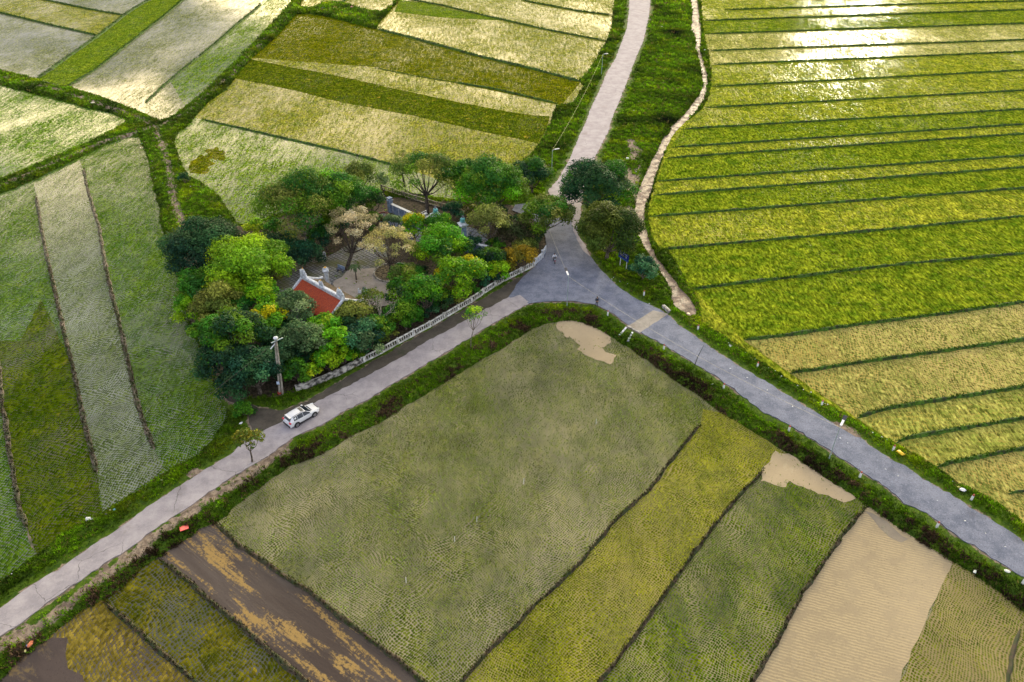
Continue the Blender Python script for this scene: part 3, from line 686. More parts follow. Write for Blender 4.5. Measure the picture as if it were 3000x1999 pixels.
wgt = area*vis*np.clip(1.1-fd*1.1, 0, 1)*~fr*np.minimum(1, (95/np.maximum(fy, 20))**1.7)*np.where(fg, .05, 1)
N = 130000
fi = nr.choice(len(TF), N, p=wgt/wgt.sum()); u, v = nr.random(N), nr.random(N); sw = u+v > 1; u[sw], v[sw] = 1-u[sw], 1-v[sw]
pos = A3[fi, 0]*(1-u-v)[:, None] + A3[fi, 1]*u[:, None] + A3[fi, 2]*v[:, None]
vert = TF[fi, 0]
n1 = np.array([noise.noise(Vector((x*.22, y*.22, 7))) for x, y in pos[:, :2]]); n2 = np.array([noise.noise(Vector((x*.9, y*.9, 2))) for x, y in pos[:, :2]])
tin = np.array([.095, .20, .004])[None]*(1 + .9*n2[:, None]) + np.clip(n1, 0, 1)[:, None]*np.array([.13, .12, 0])[None]*1.5
dF = TDF[vert]; rdv = Trd[vert]
brown = (dF < 2.3) & (dF < rdv*.9) & (n1*.9 + n2*.5 + nr.uniform(-.2, .2, N) > .07) & (pos[:, 1] < 100)
tin[brown] = np.array([.075, .050, .030])*(1 + .5*n2[brown][:, None])
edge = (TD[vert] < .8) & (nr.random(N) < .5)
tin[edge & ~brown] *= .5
tin[(pos[:, 1] > 105)] *= .95
n3 = np.array([noise.noise(Vector((x*.12, y*.12, 31))) for x, y in pos[:, :2]])
tin *= (1 + 1.1*n3)[:, None]
dry = (nr.random(N) < .05 + .22*np.clip(n3, 0, 1)) & ~brown
tin[dry] = np.array([.20, .17, .05])*nr.uniform(.5, 1.2, (dry.sum(), 1))
tin = np.clip(tin*nr.uniform(.6, 1.45, (N, 1)), .006, .5)
short = np.clip(rdv/1.6, .35, 1)
size = np.clip(.26*(1 + .7*n2), .1, .6)*np.maximum(1, pos[:, 1]/110)*short*nr.uniform(.7, 1.4, N)
size[brown] *= 1.15
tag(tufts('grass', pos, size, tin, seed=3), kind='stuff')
# rows of rice seedlings standing in the nearest paddies
def seedlings():
    a = .70; sp = .29; ux, uy = np.array([math.sin(a), math.cos(a)]), np.array([math.cos(a), -math.sin(a)])
    g = np.arange(-260, 260); gx, gy = np.meshgrid(g*sp, g*sp*.92)
    P = gx.ravel()[:, None]*uy[None] + gy.ravel()[:, None]*ux[None] + np.array([0, 75.])
    k = (P[:, 1] > 30) & (P[:, 1] < 112) & (np.abs(P[:, 0]) < .70*P[:, 1]+4); P = P[k]
    wob = np.array([[noise.noise(Vector((x*.10, y*.10, 1))), noise.noise(Vector((x*.10, y*.10, 9)))] for x, y in P])
    P = P + wob*1.6 + nr.normal(0, .035, P.shape)
    X, Y = P[:, 0], P[:, 1]; inF = in_poly(BLOCKS['F'], X, Y) & (dist_poly(BLOCKS['F'], X, Y) > .5)
    zone = np.full(len(P), 1)
    for k_, z_ in (('F2', 2), ('F3', 3), ('F5', 5), ('F4', 0), ('F6', 0), ('F7', 0), ('F8', 0), ('dark', 0)):
        for Q in SUBS.get(k_, []): zone[in_poly(Q, X, Y)] = z_
    pr = np.ones(len(P))
    for Q in SUBS['open'] + SUBS['grey']:
        i_ = in_poly(Q, X, Y); d = dist_poly(Q, X, Y)
        pr = np.where(i_, np.minimum(pr, .5*np.exp(-d/.45)), np.minimum(pr, .55 + d*.4))
    n1 = np.array([noise.noise(Vector((x*.09, y*.09, 21)))*.65 + noise.noise(Vector((x*.35, y*.35, 4)))*.35 for x, y in P])
    pr *= np.clip(.80 + n1*1.5, .30, 1)
    k = inF & (zone > 0) & (nr.random(len(P)) < pr); P, zone, n1 = P[k], zone[k], n1[k]
    n2 = np.array([noise.noise(Vector((x*.2, y*.2, 14))) for x, y in P])
    c1 = np.array([[0, 0, 0], [.17, .25, .022], [.36, .40, .012], [.16, .26, .014], [0, 0, 0], [.25, .30, .02]])[zone]
    T_ = c1*(1 + .9*n2[:, None]) + np.clip(n1, 0, 1)[:, None]*np.array([.04, .07, -.004])
    T_ = np.clip(T_*nr.uniform(.6, 1.5, (len(P), 1)), .004, .6)
    print('seedlings', len(P))
    tag(tufts('rice_seedlings', np.column_stack([P, np.full(len(P), .03)]), nr.uniform(.12, .19, len(P))*(1+.3*n1), T_, blades=3, lean=.8, width=.34, seed=9), kind='stuff')
seedlings()
# tufts on the bunds
bp_, bs_, bt_ = [], [], []
for P, hw, h, kd in bund_paths:
    if h < .1: continue
    for a, b in zip(P, P[1:]):
        if not (abs(a.x) < .72*a.y+15 and a.y < 420): continue
        L = (b-a).length; cnt = int(L*(13 if a.y < 110 else 5) + rng.random())
        for _ in range(cnt):
            p_ = a.lerp(b, rng.random()); d = (b-a).normalized(); s_ = Vector((d.y, -d.x, 0))*rng.uniform(-1, 1)*hw*.9
            bp_.append((p_.x+s_.x, p_.y+s_.y, h*(.9 if kd != 'green' else .7))); g = rng.random()
            bs_.append(rng.uniform(.12, .24)*max(1, a.y/170)*(1.25 if kd == 'green' else 1.15))
            base = (.035, .095, .004) if kd == 'green' else ((.035, .06, .012) if g < .45 else (.07, .05, .03))
            if kd == 'brown': base = (.04, .028, .018) if g < .55 else ((.05, .085, .010) if g < .9 else (.16, .12, .06))
            q = rng.uniform(.6, 1.4); bt_.append([c*q for c in base])
tag(tufts('grass', np.array(bp_), np.array(bs_), np.array(bt_), seed=4), kind='stuff')

# ------------------------------------------------------------------ trees
M_bark = simple('bark', (.16, .13, .10), .9, var=.35, scale=4, bump=.6)
M_pale = simple('pale_bark', (.42, .37, .30), .85, var=.3, scale=4, bump=.5)
M_dbark = simple('dark_bark', (.07, .055, .045), .9, var=.3, scale=4, bump=.5)
def branchy(mb, p, d, L, r, depth, rr, ends, spread=.6, segs=3, up=.15, minr=.015):
    pts = [p]; rad = [r]; q = p.copy(); dd = d.copy()
    for i in range(segs):
        dd = (dd + Vector((rr.uniform(-1, 1), rr.uniform(-1, 1), rr.uniform(-.6, 1)))*.28 + Vector((0, 0, up*.3))).normalized()
        q = q + dd*L/segs; pts.append(q.copy()); rad.append(max(minr, r*(1-.42*(i+1)/segs)))
    mb.tube(pts, rad, n=6 if r > .08 else 4, cap=False)
    if depth == 0: ends.append(q); return
    k = rr.choice((2, 3, 3)) if depth > 1 else rr.choice((2, 3))
    for j in range(k):
        s = pts[-1] if j < 2 else pts[-2]
        nd = (dd + Vector((rr.uniform(-1, 1), rr.uniform(-1, 1), rr.uniform(-.5, .8)))*spread).normalized()
        branchy(mb, s, nd, L*rr.uniform(.62, .82), rad[-1]*rr.uniform(.62, .8), depth-1, rr, ends, spread, segs, up, minr)
def leafmesh(name, lobes, nleaf, size, cols, rr, flat_=.75, aspect=.55, fill=.5, parent=None, mat=None):
    """lobes: (centre, radius, tone); leaves lie over each lobe's outer shell, thicker above"""
    wt = np.array([l[1]**2 for l in lobes]); wt /= wt.sum()
    li = rr.choice(len(lobes), nleaf, p=wt)
    cen = np.array([l[0] for l in lobes])[li]; rad = np.array([l[1] for l in lobes])[li]; tone = np.array([l[2] for l in lobes])[li]; ci = np.array([l[3] for l in lobes])[li]
    d = rr.normal(size=(nleaf, 3)); d[:, 2] = np.where((d[:, 2] < 0) & (rr.random(nleaf) < .6), -d[:, 2], d[:, 2]); d /= np.linalg.norm(d, axis=1)[:, None]
    # bumpy lobes: sub-clumps pull the surface in and out
    ph = rr.uniform(0, 6.28, (len(lobes), 3))[li]
    bump = 1 + .16*np.sin(d[:, 0]*7+ph[:, 0]) * np.sin(d[:, 1]*8+ph[:, 1]) + .14*np.sin(d[:, 2]*9+ph[:, 2]+d[:, 0]*5)
    rrad = rad*bump*(fill + (1-fill)*rr.random(nleaf)**.45)
    c = cen + d*rrad[:, None]*np.array([1, 1, flat_])
    nrm = d*.9 + rr.normal(size=(nleaf, 3))*.45 + np.array([0, 0, .35]); nrm /= np.linalg.norm(nrm, axis=1)[:, None]
    a = np.cross(nrm, rr.normal(size=(nleaf, 3))); a /= np.linalg.norm(a, axis=1)[:, None]; b = np.cross(nrm, a)
    s = (size*rr.uniform(.6, 1.4, nleaf))[:, None]
    V = np.stack([c - a*s*.5, c + b*s*aspect*.5 + nrm*s*.10, c + a*s*.5, c - b*s*aspect*.5 + nrm*s*.10], 1)
    F = np.arange(nleaf*4).reshape(-1, 4)
    cols = np.array(cols); base = cols[ci % len(cols)]
    T = base*(tone*rr.uniform(.55, 1.6, nleaf))[:, None]*1.5
    alt = rr.random(nleaf) < .12; T[alt] = cols[rr.integers(0, len(cols), alt.sum())]*1.25
    return link(name, np_mesh(name, V.reshape(-1, 3), F, np.repeat(np.clip(T, .004, .8), 4, 0)), mat or M_leaf, parent)
NL = [0]
def tree(name, label, cx, cy, rpx, H, cols, zc=.62, dens=1.0, leaf=.34, lobes=None, bark=None, sq=.8, ratio=1.0, seed=None, base=None, fill=.5, lobe_r=(.30, .46), trunk_r=None, show=1.0, cat='tree', group=None, lr=None):
    """crown centre seen at photo pixel (cx,cy), crown radius rpx photo pixels, overall height H"""
    H *= 1.15
    seed = seed if seed is not None else int(cx*7+cy); rr = random.Random(seed); nrr = np.random.default_rng(seed)
    z = .5 + H*zc; c = G(cx, cy, z); R = 1.38*rpx/SC(c)
    Rz = min(R*sq*1.15, H*(1-zc)*1.5)
    b = Vector((c.x, c.y, .42)) if base is None else G(base[0], base[1], .42)
    root = thing(name, b, label, cat, group=group)
    cl = c - b
    mb = MB(); fork = Vector((cl.x*.55, cl.y*.55, H*max(.12, zc-.38))); tr = trunk_r or .05*H*.55+.05
    mb.tube([Vector((0, 0, -.1)), Vector((cl.x*.15, cl.y*.15, fork.z*.5)) + Vector((rr.uniform(-.15, .15), rr.uniform(-.15, .15), 0)), fork], [tr*1.35, tr, tr*.85], 8)
    L = []; n = lobes or max(6, int(9 + R*R*.5))
    for i in range(n):
        a = 2*math.pi*(i*.381966 + rr.uniform(-.06, .06)); q = math.sqrt((i+.6)/n)
        rho = R*q*.80; zz_ = Rz*(math.sqrt(max(0, 1-q*q))*.75 - .22 + rr.uniform(-.20, .14))
        p = cl + Vector((rho*math.cos(a)*ratio, rho*math.sin(a), zz_))
        r_ = R*rr.uniform(*lobe_r)*(1.0 if R > 1.6 else 1.2)*(1.1-.3*q)*min(1, (14/n)**.33)
        L.append((tuple(p), r_, rr.uniform(.72, 1.28)*(.82+.30*(zz_/(Rz+.01)+.2)*0+.1), rr.randrange(0, 97)))
        if i % 2 == 0 or n < 12:
            m_ = fork.lerp(p, .5) + Vector((rr.uniform(-.3, .3), rr.uniform(-.3, .3), -.12*H*.5))
            mb.tube([fork, m_, p], [tr*.5, tr*.3, .03], 5, cap=False)
    mb.build('trunk', bark or M_bark, root)
    area_ = sum(4*math.pi*l[1]**2 for l in L)*.62
    lf = leaf*(1 if R > 1.5 else .75)
    cnt = int(area_*dens*2.1/(lf*lf*.55)); cnt = min(cnt, 26000); NL[0] += cnt
    leafmesh('crown', L, cnt, lf, cols, nrr, fill=fill, parent=root)
    return root
def bare_tree(name, label, bx, by, H, spread, bark, seed, depth=4, leaves=None, lean=(0, 0, 1), cat='tree', leafn=0, lsize=.25, zb=.42, r0=None, lspread=.35, cl=.85):
    rr = random.Random(seed); root = thing(name, G(bx, by, zb), label, cat)
    mb = MB(); ends = []
    branchy(mb, Vector((0, 0, -.1)), Vector(lean).normalized(), H*.36, r0 or (.03*H+.03), depth, rr, ends, spread=spread, up=.1)
    mb.build('branches' if not leaves else 'trunk', bark, root)
    if leaves:
        nrr = np.random.default_rng(seed)
        L = [(tuple(e), cl*rr.uniform(lspread*.7, lspread*1.3)*1.6, rr.uniform(.7, 1.3), rr.randrange(97)) for e in ends]
        leafmesh('crown', L, leafn, lsize, leaves, nrr, fill=.15, parent=root)
    return root
DK = [(.016, .060, .022), (.028, .085, .028), (.012, .042, .022), (.04, .085, .03)]
MID = [(.035, .14, .010), (.06, .17, .010), (.025, .10, .014), (.10, .19, .010)]
BRI = [(.10, .29, .008), (.17, .34, .008), (.06, .22, .012), (.24, .38, .010)]
LIM = [(.20, .34, .010), (.14, .28, .010), (.30, .38, .012), (.09, .21, .010)]
OLV = [(.09, .13, .022), (.14, .17, .028), (.06, .10, .018), (.18, .20, .035)]
GRY = [(.10, .17, .06), (.06, .12, .045), (.18, .25, .11), (.045, .09, .035)]
YEL = [(.10, .26, .008), (.16, .32, .008), (.06, .19, .01), (.09, .25, .008), (.52, .46, .008), (.06, .16, .01)]
TEA = [(.02, .085, .04), (.035, .12, .05), (.015, .06, .035), (.05, .14, .055)]
CRM = [(.42, .36, .22), (.30, .27, .15), (.20, .19, .09), (.50, .42, .28)]
CYL = [(.40, .36, .12), (.28, .27, .09), (.20, .22, .07), (.46, .38, .20)]
T = tree
def dark_etc():
    T('broadleaf_tree', 'large dark blue-green dome-shaped tree where the dirt track ends at the grove', 602, 740, 98, 8, DK, zc=.55, seed=1, sq=.9, lobes=22)
    T('broadleaf_tree', 'wide lime-green tree in front of the dark dome-shaped tree', 725, 785, 108, 8, LIM, zc=.62, seed=2, lobes=26, sq=.5)
    T('broadleaf_tree', 'mid-green tree overhanging the left paddy below the dark dome tree', 590, 845, 58, 6.5, MID, zc=.55, seed=3)
    T('broadleaf_tree', 'yellow-tinged green tree left of the tiled roof at the paddy edge', 565, 900, 42, 5, BRI, zc=.5, seed=4)
    T('broadleaf_tree', 'dull olive tree in the left part of the grove', 640, 895, 58, 7, OLV, zc=.6, seed=5)
    T('broadleaf_tree', 'bright green tree between the olive tree and the tiled roof', 762, 868, 46, 6.5, BRI, zc=.6, seed=6)
    T('broadleaf_tree', 'small emerald tree left of centre in the grove', 705, 905, 36, 6, [(.02,.13,.02),(.04,.18,.02),(.03,.10,.03)], zc=.6, seed=7)
    T('broadleaf_tree', 'yellow-topped tree between the emerald tree and the utility pole', 785, 935, 46, 7, YEL, zc=.65, seed=8)
    T('broadleaf_tree', 'green tree leaning over the narrow ditch at the left edge of the grove', 598, 975, 42, 5.5, MID, zc=.5, seed=9)
    T('broadleaf_tree', 'tall dark tree left of the utility pole', 690, 985, 80, 8, MID+DK, zc=.62, seed=10, lobes=22)
    T('broadleaf_tree', 'dark tree at the lower left corner of the grove', 655, 1070, 66, 6.5, DK+MID[:1], zc=.52, seed=11)
    T('broadleaf_tree', 'very dark tree right behind the foot of the utility pole', 745, 1085, 66, 6.5, DK+TEA, zc=.52, seed=12)
    T('broadleaf_tree', 'low dark bushy tree above the bare mud beside the car', 700, 1125, 48, 4, DK, zc=.45, seed=13)
    T('broadleaf_tree', 'grey-green tree touching the near left corner of the tiled roof', 858, 908, 52, 6.5, GRY, zc=.62, seed=14, leaf=.3)
    T('broadleaf_tree', 'lime tree under the near eave of the tiled roof', 952, 962, 42, 5, BRI, zc=.6, seed=15)
    T('broadleaf_tree', 'grey-green tree right of the utility pole', 885, 1000, 52, 6, GRY, zc=.58, seed=16)
    T('broadleaf_tree', 'vivid green tree in the middle of the road side of the grove', 990, 1000, 36, 5.5, BRI[:2], zc=.6, seed=17)
    T('shrub', 'round bright green shrub near the left end of the white wall', 960, 1052, 36, 3.8, BRI, zc=.5, seed=18, cat='shrub')
    T('shrub', 'green shrub just right of the utility pole foot', 868, 1085, 36, 3.6, MID, zc=.5, seed=19, cat='shrub')
    T('shrub', 'small yellow-green shrub between two green shrubs by the wall end', 912, 1092, 24, 2.6, LIM, zc=.5, seed=20, cat='shrub')
    T('broadleaf_tree', 'dusky green tree above the left part of the white wall', 1058, 996, 52, 5, TEA+GRY, zc=.5, seed=21)
    T('shrub', 'leafy green shrub between the round shrub and the dusky tree', 1004, 1046, 30, 3, BRI, zc=.5, seed=22, cat='shrub')
    T('broadleaf_tree', 'olive tree at the near right corner of the tiled roof', 1035, 925, 46, 5.5, OLV, zc=.55, seed=23)
    T('broadleaf_tree', 'green tree under the pale bare branches', 1105, 968, 40, 4.5, MID, zc=.55, seed=24)
    T('broadleaf_tree', 'green tree right of the bare branches by the white fence', 1185, 918, 44, 4.5, MID, zc=.55, seed=25)
    T('broadleaf_tree', 'fresh green tree left of the golden-topped tree', 1245, 862, 50, 6, BRI+MID, zc=.6, seed=26)
    T('broadleaf_tree', 'golden-topped tree bulging towards the white fence', 1350, 815, 62, 6, YEL, zc=.58, seed=27, lobes=18)
    T('broadleaf_tree', 'bright green tree behind the golden-topped tree', 1300, 735, 66, 7, MID+BRI, zc=.6, seed=28, lobes=18)
    T('shrub', 'round green shrub right of the golden-topped tree', 1458, 794, 30, 3.6, BRI, zc=.5, seed=29, cat='shrub')
    T('broadleaf_tree', 'orange-tinged olive tree beside the white gate panels', 1525, 755, 40, 4.5, [(.14,.13,.015),(.07,.09,.02),(.24,.17,.012)], zc=.5, seed=30)
    T('broadleaf_tree', 'dark green tree behind the round shrub', 1440, 762, 38, 4.5, DK+MID, zc=.5, seed=31)
    T('broadleaf_tree', 'tree with bright yellow leaf tips below the blue-white wall', 1212, 668, 36, 5, YEL, zc=.6, seed=32)
    T('broadleaf_tree', 'tree with golden leaf tips in front of the left gate pillar', 1290, 672, 42, 5, YEL+MID, zc=.6, seed=33)
    T('broadleaf_tree', 'broad spreading green tree at the back left of the grove', 885, 605, 108, 10, MID+OLV[:2], zc=.60, seed=34, lobes=30, sq=.8, bark=M_pale, base=(905,760))
    T('broadleaf_tree', 'tall green tree beside the broad spreading tree', 985, 575, 72, 9.5, MID+BRI[:1], zc=.68, seed=35, sq=.7, lobes=18)
    T('broadleaf_tree', 'dark green tree left of the blue-white wall', 1085, 590, 36, 6, MID+DK, zc=.5, seed=36)
    T('shrub', 'dense dark teal thicket under the broad spreading tree', 890, 752, 46, 3.4, TEA+DK, zc=.5, seed=37, cat='shrub')
    T('broadleaf_tree', 'dark airy tree with a thick trunk behind the blue-white wall', 1245, 510, 84, 9, MID+OLV, zc=.72, dens=.55, seed=38, lobes=22, sq=.6, base=(1252,628), bark=M_dbark, lobe_r=(.22,.34))
    T('broadleaf_tree', 'green tree between the airy tree and the big round tree', 1345, 520, 52, 8, MID, zc=.6, seed=39)
    T('broadleaf_tree', 'big round green tree at the back right of the grove', 1440, 555, 84, 8.5, MID+BRI[:1], zc=.58, seed=40, lobes=24)
    T('broadleaf_tree', 'dark green tree beside the far street lamp and the concrete road', 1560, 515, 48, 6.5, DK+MID, zc=.5, seed=41)
    T('broadleaf_tree', 'feathery green tree hanging over the road entrance', 1605, 632, 62, 6.5, MID+OLV, zc=.62, seed=42, sq=.6, base=(1580,700))
    T('broadleaf_tree', 'yellow-green thin-leaved tree right of the gate pillars', 1432, 655, 52, 7, [(.17,.20,.04),(.11,.14,.03),(.22,.24,.06)], zc=.6, dens=.5, seed=43)
    T('broadleaf_tree', 'large dark tree right of the concrete road', 1745, 550, 88, 8.5, DK+MID[:1], zc=.55, seed=44, lobes=24)
    T('broadleaf_tree', 'large olive-green tree behind the blue road sign', 1785, 685, 84, 8, [(.05,.085,.012),(.08,.11,.014),(.03,.06,.012)], zc=.52, seed=45, lobes=24)
    T('shrub', 'dark teal bush right of the blue road sign', 1885, 790, 36, 3.2, TEA, zc=.5, seed=46, cat='shrub')
    T('shrub', 'brown-green undergrowth bush at the corner of the road entrance', 1500, 690, 42, 3.4, [(.06,.06,.03),(.09,.08,.05),(.04,.06,.02)], zc=.45, dens=.7, seed=47, cat='shrub')
    T('shrub', 'dark bush under the feathery tree', 1560, 690, 32, 2.6, DK+OLV, zc=.45, seed=48, cat='shrub')
    T('shrub', 'dark bush between the golden-topped tree and the right wall', 1400, 770, 34, 3, DK, zc=.45, seed=49, cat='shrub')
    T('broadleaf_tree', 'olive-brown tree behind the pale-leaved trees', 1055, 520, 40, 6, OLV, zc=.6, dens=.6, seed=50)
    T('shrub', 'small grey-green tree in front of the blue-white wall', 1150, 655, 24, 3.6, GRY, zc=.65, seed=51, cat='shrub', leaf=.22, base=(1158,700))
    T('shrub', 'yellow-green hedge bush on the paddy edge behind the dark dome tree', 745, 668, 26, 1.6, LIM, zc=.4, seed=52, cat='shrub')
    T('shrub', 'low bright bush on the grassy bank by the mud beside the car', 715, 1205, 24, 1.5, MID, zc=.4, seed=53, cat='shrub')
    T('sapling', 'tiny dark sapling on the grassy bank beside the dirt track', 538, 522, 13, 2.2, DK, zc=.5, seed=54, cat='sapling', dens=.8)
    # filling trees seen between the others
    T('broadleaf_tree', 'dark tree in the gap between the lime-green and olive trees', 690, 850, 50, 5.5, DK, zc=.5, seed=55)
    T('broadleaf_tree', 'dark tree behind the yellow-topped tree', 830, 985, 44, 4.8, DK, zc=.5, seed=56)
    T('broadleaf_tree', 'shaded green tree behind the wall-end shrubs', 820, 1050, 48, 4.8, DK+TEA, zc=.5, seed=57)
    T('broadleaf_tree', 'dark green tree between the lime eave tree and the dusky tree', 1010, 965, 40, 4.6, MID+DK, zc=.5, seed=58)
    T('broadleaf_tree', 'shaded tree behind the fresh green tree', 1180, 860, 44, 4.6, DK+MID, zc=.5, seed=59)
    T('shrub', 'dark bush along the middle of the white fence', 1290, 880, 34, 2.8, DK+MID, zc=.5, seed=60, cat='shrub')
    bare_tree('bare_tree', 'dead tree with pale bare branches above the white wall', 1120, 985, 8.5, .75, M_pale, 61, depth=4)
    T('flowering_tree', 'cream-leaved tree in the middle of the paved court', 1040, 672, 74, 8.5, CRM, zc=.62, dens=.5, seed=62, base=(1016,792), bark=M_dbark, lobes=30, lobe_r=(.17,.27), sq=.9, leaf=.26, fill=.2)
    T('flowering_tree', 'yellow-cream leaved tree beside the round flower bed', 1138, 722, 76, 7.5, CYL, zc=.62, dens=.42, seed=63, base=(1146,806), bark=M_bark, lobes=30, lobe_r=(.17,.27), sq=.7, leaf=.26, fill=.2)
    T('broadleaf_tree', 'olive-green thin tree on the gravel right of the shrine', 1085, 880, 34, 4.4, OLV+MID, zc=.55, dens=.6, seed=90)
    T('broadleaf_tree', 'leafy green tree between the round flower bed and the fresh green tree', 1190, 815, 40, 5, MID+OLV, zc=.55, seed=91)
    T('broadleaf_tree', 'green tree rising behind the cream-leaved tree', 985, 655, 36, 5.5, MID+TEA, zc=.55, seed=92)
    T('broadleaf_tree', 'shaded green tree behind the dense teal thicket', 950, 690, 38, 5, MID+TEA, zc=.5, seed=94)
    T('shrub', 'grey-green bush left of the dark red urn', 1088, 648, 26, 3, GRY+MID, zc=.5, seed=95, cat='shrub')
    T('broadleaf_tree', 'dark thicket tree at the left end of the paved court', 800, 735, 48, 5, TEA+DK, zc=.5, seed=93)
    bare_tree('bare_tree', 'grey bare tree at the very back of the grove', 1040, 560, 7, .6, M_dbark, 64, depth=4)
    bare_tree('bare_tree', 'thin bare tree against the paddy behind the blue-white wall', 1185, 545, 7.5, .6, M_dbark, 65, depth=4, leaves=OLV, leafn=700, lsize=.22)
    bare_tree('bare_tree', 'dry shrubby tree left of the thick-trunked airy tree', 1130, 580, 5, .8, M_dbark, 66, depth=4, leaves=GRY, leafn=1400, lsize=.2)
    bare_tree('bare_tree', 'dry twiggy tree among the bushes beside the road entrance', 1470, 720, 5.5, .8, simple('twig', (.26, .20, .15), .9), 67, depth=4)
    bare_tree('bare_tree', 'leafless grey tree in front of the big round tree', 1428, 680, 7, .55, simple('grey_twig', (.40, .38, .32), .9), 68, depth=4)
    bare_tree('bare_tree', 'dry brown tree right of the thin-leaved tree', 1525, 700, 5, .8, M_bark, 69, depth=4, leaves=OLV, leafn=900, lsize=.22)
    # young trees standing alone on the verge of the left road
    T('young_tree', 'young tree with a thin leaning trunk on the verge in front of the car', 727, 1288, 34, 5, [(.10,.12,.012),(.06,.10,.014),(.16,.15,.015)], zc=.80, seed=70, dens=.38, sq=.6, base=(739,1355), trunk_r=.10, lobes=12, cat='young tree')
    T('young_tree', 'slender light green sapling on the verge below the white fence', 1392, 923, 26, 4.6, BRI+GRY[:1], zc=.80, seed=71, dens=.36, sq=.7, base=(1379,1018), trunk_r=.06, lobes=10, cat='young tree', leaf=.26)
dark_etc()
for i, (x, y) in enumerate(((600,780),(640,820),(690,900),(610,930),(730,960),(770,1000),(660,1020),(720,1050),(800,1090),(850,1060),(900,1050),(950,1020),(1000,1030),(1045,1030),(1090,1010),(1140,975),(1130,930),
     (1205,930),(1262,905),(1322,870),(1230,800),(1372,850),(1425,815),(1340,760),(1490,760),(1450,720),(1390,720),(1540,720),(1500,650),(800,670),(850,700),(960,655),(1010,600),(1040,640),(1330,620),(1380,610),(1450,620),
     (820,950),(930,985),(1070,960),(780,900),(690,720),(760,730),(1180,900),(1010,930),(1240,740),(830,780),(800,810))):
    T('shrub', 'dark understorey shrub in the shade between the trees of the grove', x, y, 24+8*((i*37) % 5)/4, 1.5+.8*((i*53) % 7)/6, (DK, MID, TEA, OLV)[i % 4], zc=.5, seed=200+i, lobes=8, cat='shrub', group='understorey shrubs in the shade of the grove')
print('leaves', NL[0])
# ------------------------------------------------------------------ temple court in the grove
M_white = simple('white_plaster', (.62, .66, .72), .7, var=.14, scale=2.5, bump=.2)
M_blue = simple('shade_blue_plaster', (.26, .34, .50), .7, var=.22, scale=1.6, col2=(.16, .22, .33), bump=.3)  # on the walls: white plaster with blue skylit shade put into its colour
M_gold = simple('gold_paint', (.75, .42, .03), .5, var=.1)
M_teal = simple('teal_paint', (.12, .40, .42), .6, var=.15)
M_dstone = simple('dark_stone', (.12, .13, .17), .7, var=.25, bump=.3)
M_grime = simple('grimy_plaster', (.50, .48, .44), .85, var=.2, scale=1.5, col2=(.05, .05, .045), bump=.4)
M_fence = simple('old_white_paint', (.78, .78, .74), .8, var=.12, scale=1.8, col2=(.42, .41, .37), bump=.3)
def paving(name, c1, c2, gap, sp, rot, moss=0.4):
    m, t, out = new_mat(name); co = geo_pos(t); q = t.map(co, rot=(0, 0, rot))
    br = t.new('ShaderNodeTexBrick', offset=0.0, squash=1.0); t.put(br.inputs['Vector'], q)
    br.inputs['Color1'].default_value = (*c1, 1); br.inputs['Color2'].default_value = (*c2, 1); br.inputs['Mortar'].default_value = (*gap, 1)
    br.inputs['Scale'].default_value = 1/sp; br.inputs['Brick Width'].default_value = 1; br.inputs['Row Height'].default_value = 1; br.inputs['Mortar Size'].default_value = .10
    col = t.mix(t.ramp(t.noise(co, .35, 4.0, .7), .40, .62, 0, moss), br.outputs[0], (.09, .10, .02))
    col = t.mix(t.ramp(t.noise(co, 2.2, 4.0, .8), .52, .7, 0, .6), col, (.12, .085, .055))
    p = t.new('ShaderNodeBsdfPrincipled'); t.put(p.inputs['Base Color'], col); p.inputs['Roughness'].default_value = .85
    t.put(out.inputs[0], p.outputs[0]); return m
M_pave = paving('court_paving', (.24, .25, .27), (.17, .18, .19), (.035, .035, .03), .62, .75, .75)
M_grav = road_mat('gravel', (.26, .23, .20), (.38, .34, .30), st_amt=.6, stain=(.14, .12, .06), speck=.5)
M_plat = paving('platform_slabs', (.19, .22, .30), (.15, .18, .25), (.06, .07, .09), .9, .5, .15)
flat('court_paving', subdiv(GP([(775,880),(815,810),(870,765),(960,752),(1020,720),(1080,690),(1130,715),(1150,760),(1085,805),(1010,835),(960,850),(900,850),(830,905),(790,920)], .53), 1, .2, 2), .545, M_pave)
flat('court_gravel', subdiv(GP([(975,830),(1030,788),(1110,785),(1170,810),(1230,840),(1200,880),(1100,905),(1030,900),(985,870)], .53), 1, .2, 3), .556, M_grav)
flat('court_platform', GP([(1112,634),(1150,628),(1218,655),(1300,692),(1288,722),(1200,704),(1112,668)], .56), .575, M_plat)
flat('court_platform', GP([(1300,652),(1385,668),(1438,690),(1432,752),(1385,742),(1300,712)], .56), .567, M_plat)
mb = MB(); rc_ = G(1150, 800, .55); pts = []
n = 40
for i in range(n):
    a, b = 2*math.pi*i/n, 2*math.pi*(i+1)/n
    for r0_, r1_ in ((2.9, 3.15),):
        vs = [(r*math.cos(q), r*math.sin(q), z) for q in (a, b) for r in (r0_, r1_) for z in (0, .28)]
        mb.add(vs, [(0,1,3,2), (4,6,7,5), (1,5,7,3), (0,4,5,1), (2,3,7,6)])
t_ = thing('flower_bed', rc_, 'round raised kerb ring of the flower bed under the yellow-cream tree', 'flower bed')
mb.build('kerb', simple('kerb_stone', (.34, .32, .28), .8, var=.3), t_); mb = MB(); mb.lathe([(2.9, 0), (2.9, .12), (1.5, .2), (.01, .24)], n=28); mb.build('soil', simple('bed_soil', (.14, .11, .06), .9, var=.4), t_)

def along(name, a, b, label, cat): # thing whose local +X runs from a to b
    d = b-a; return thing(name, a, label, cat, math.atan2(d.y, d.x)), math.hypot(d.x, d.y)
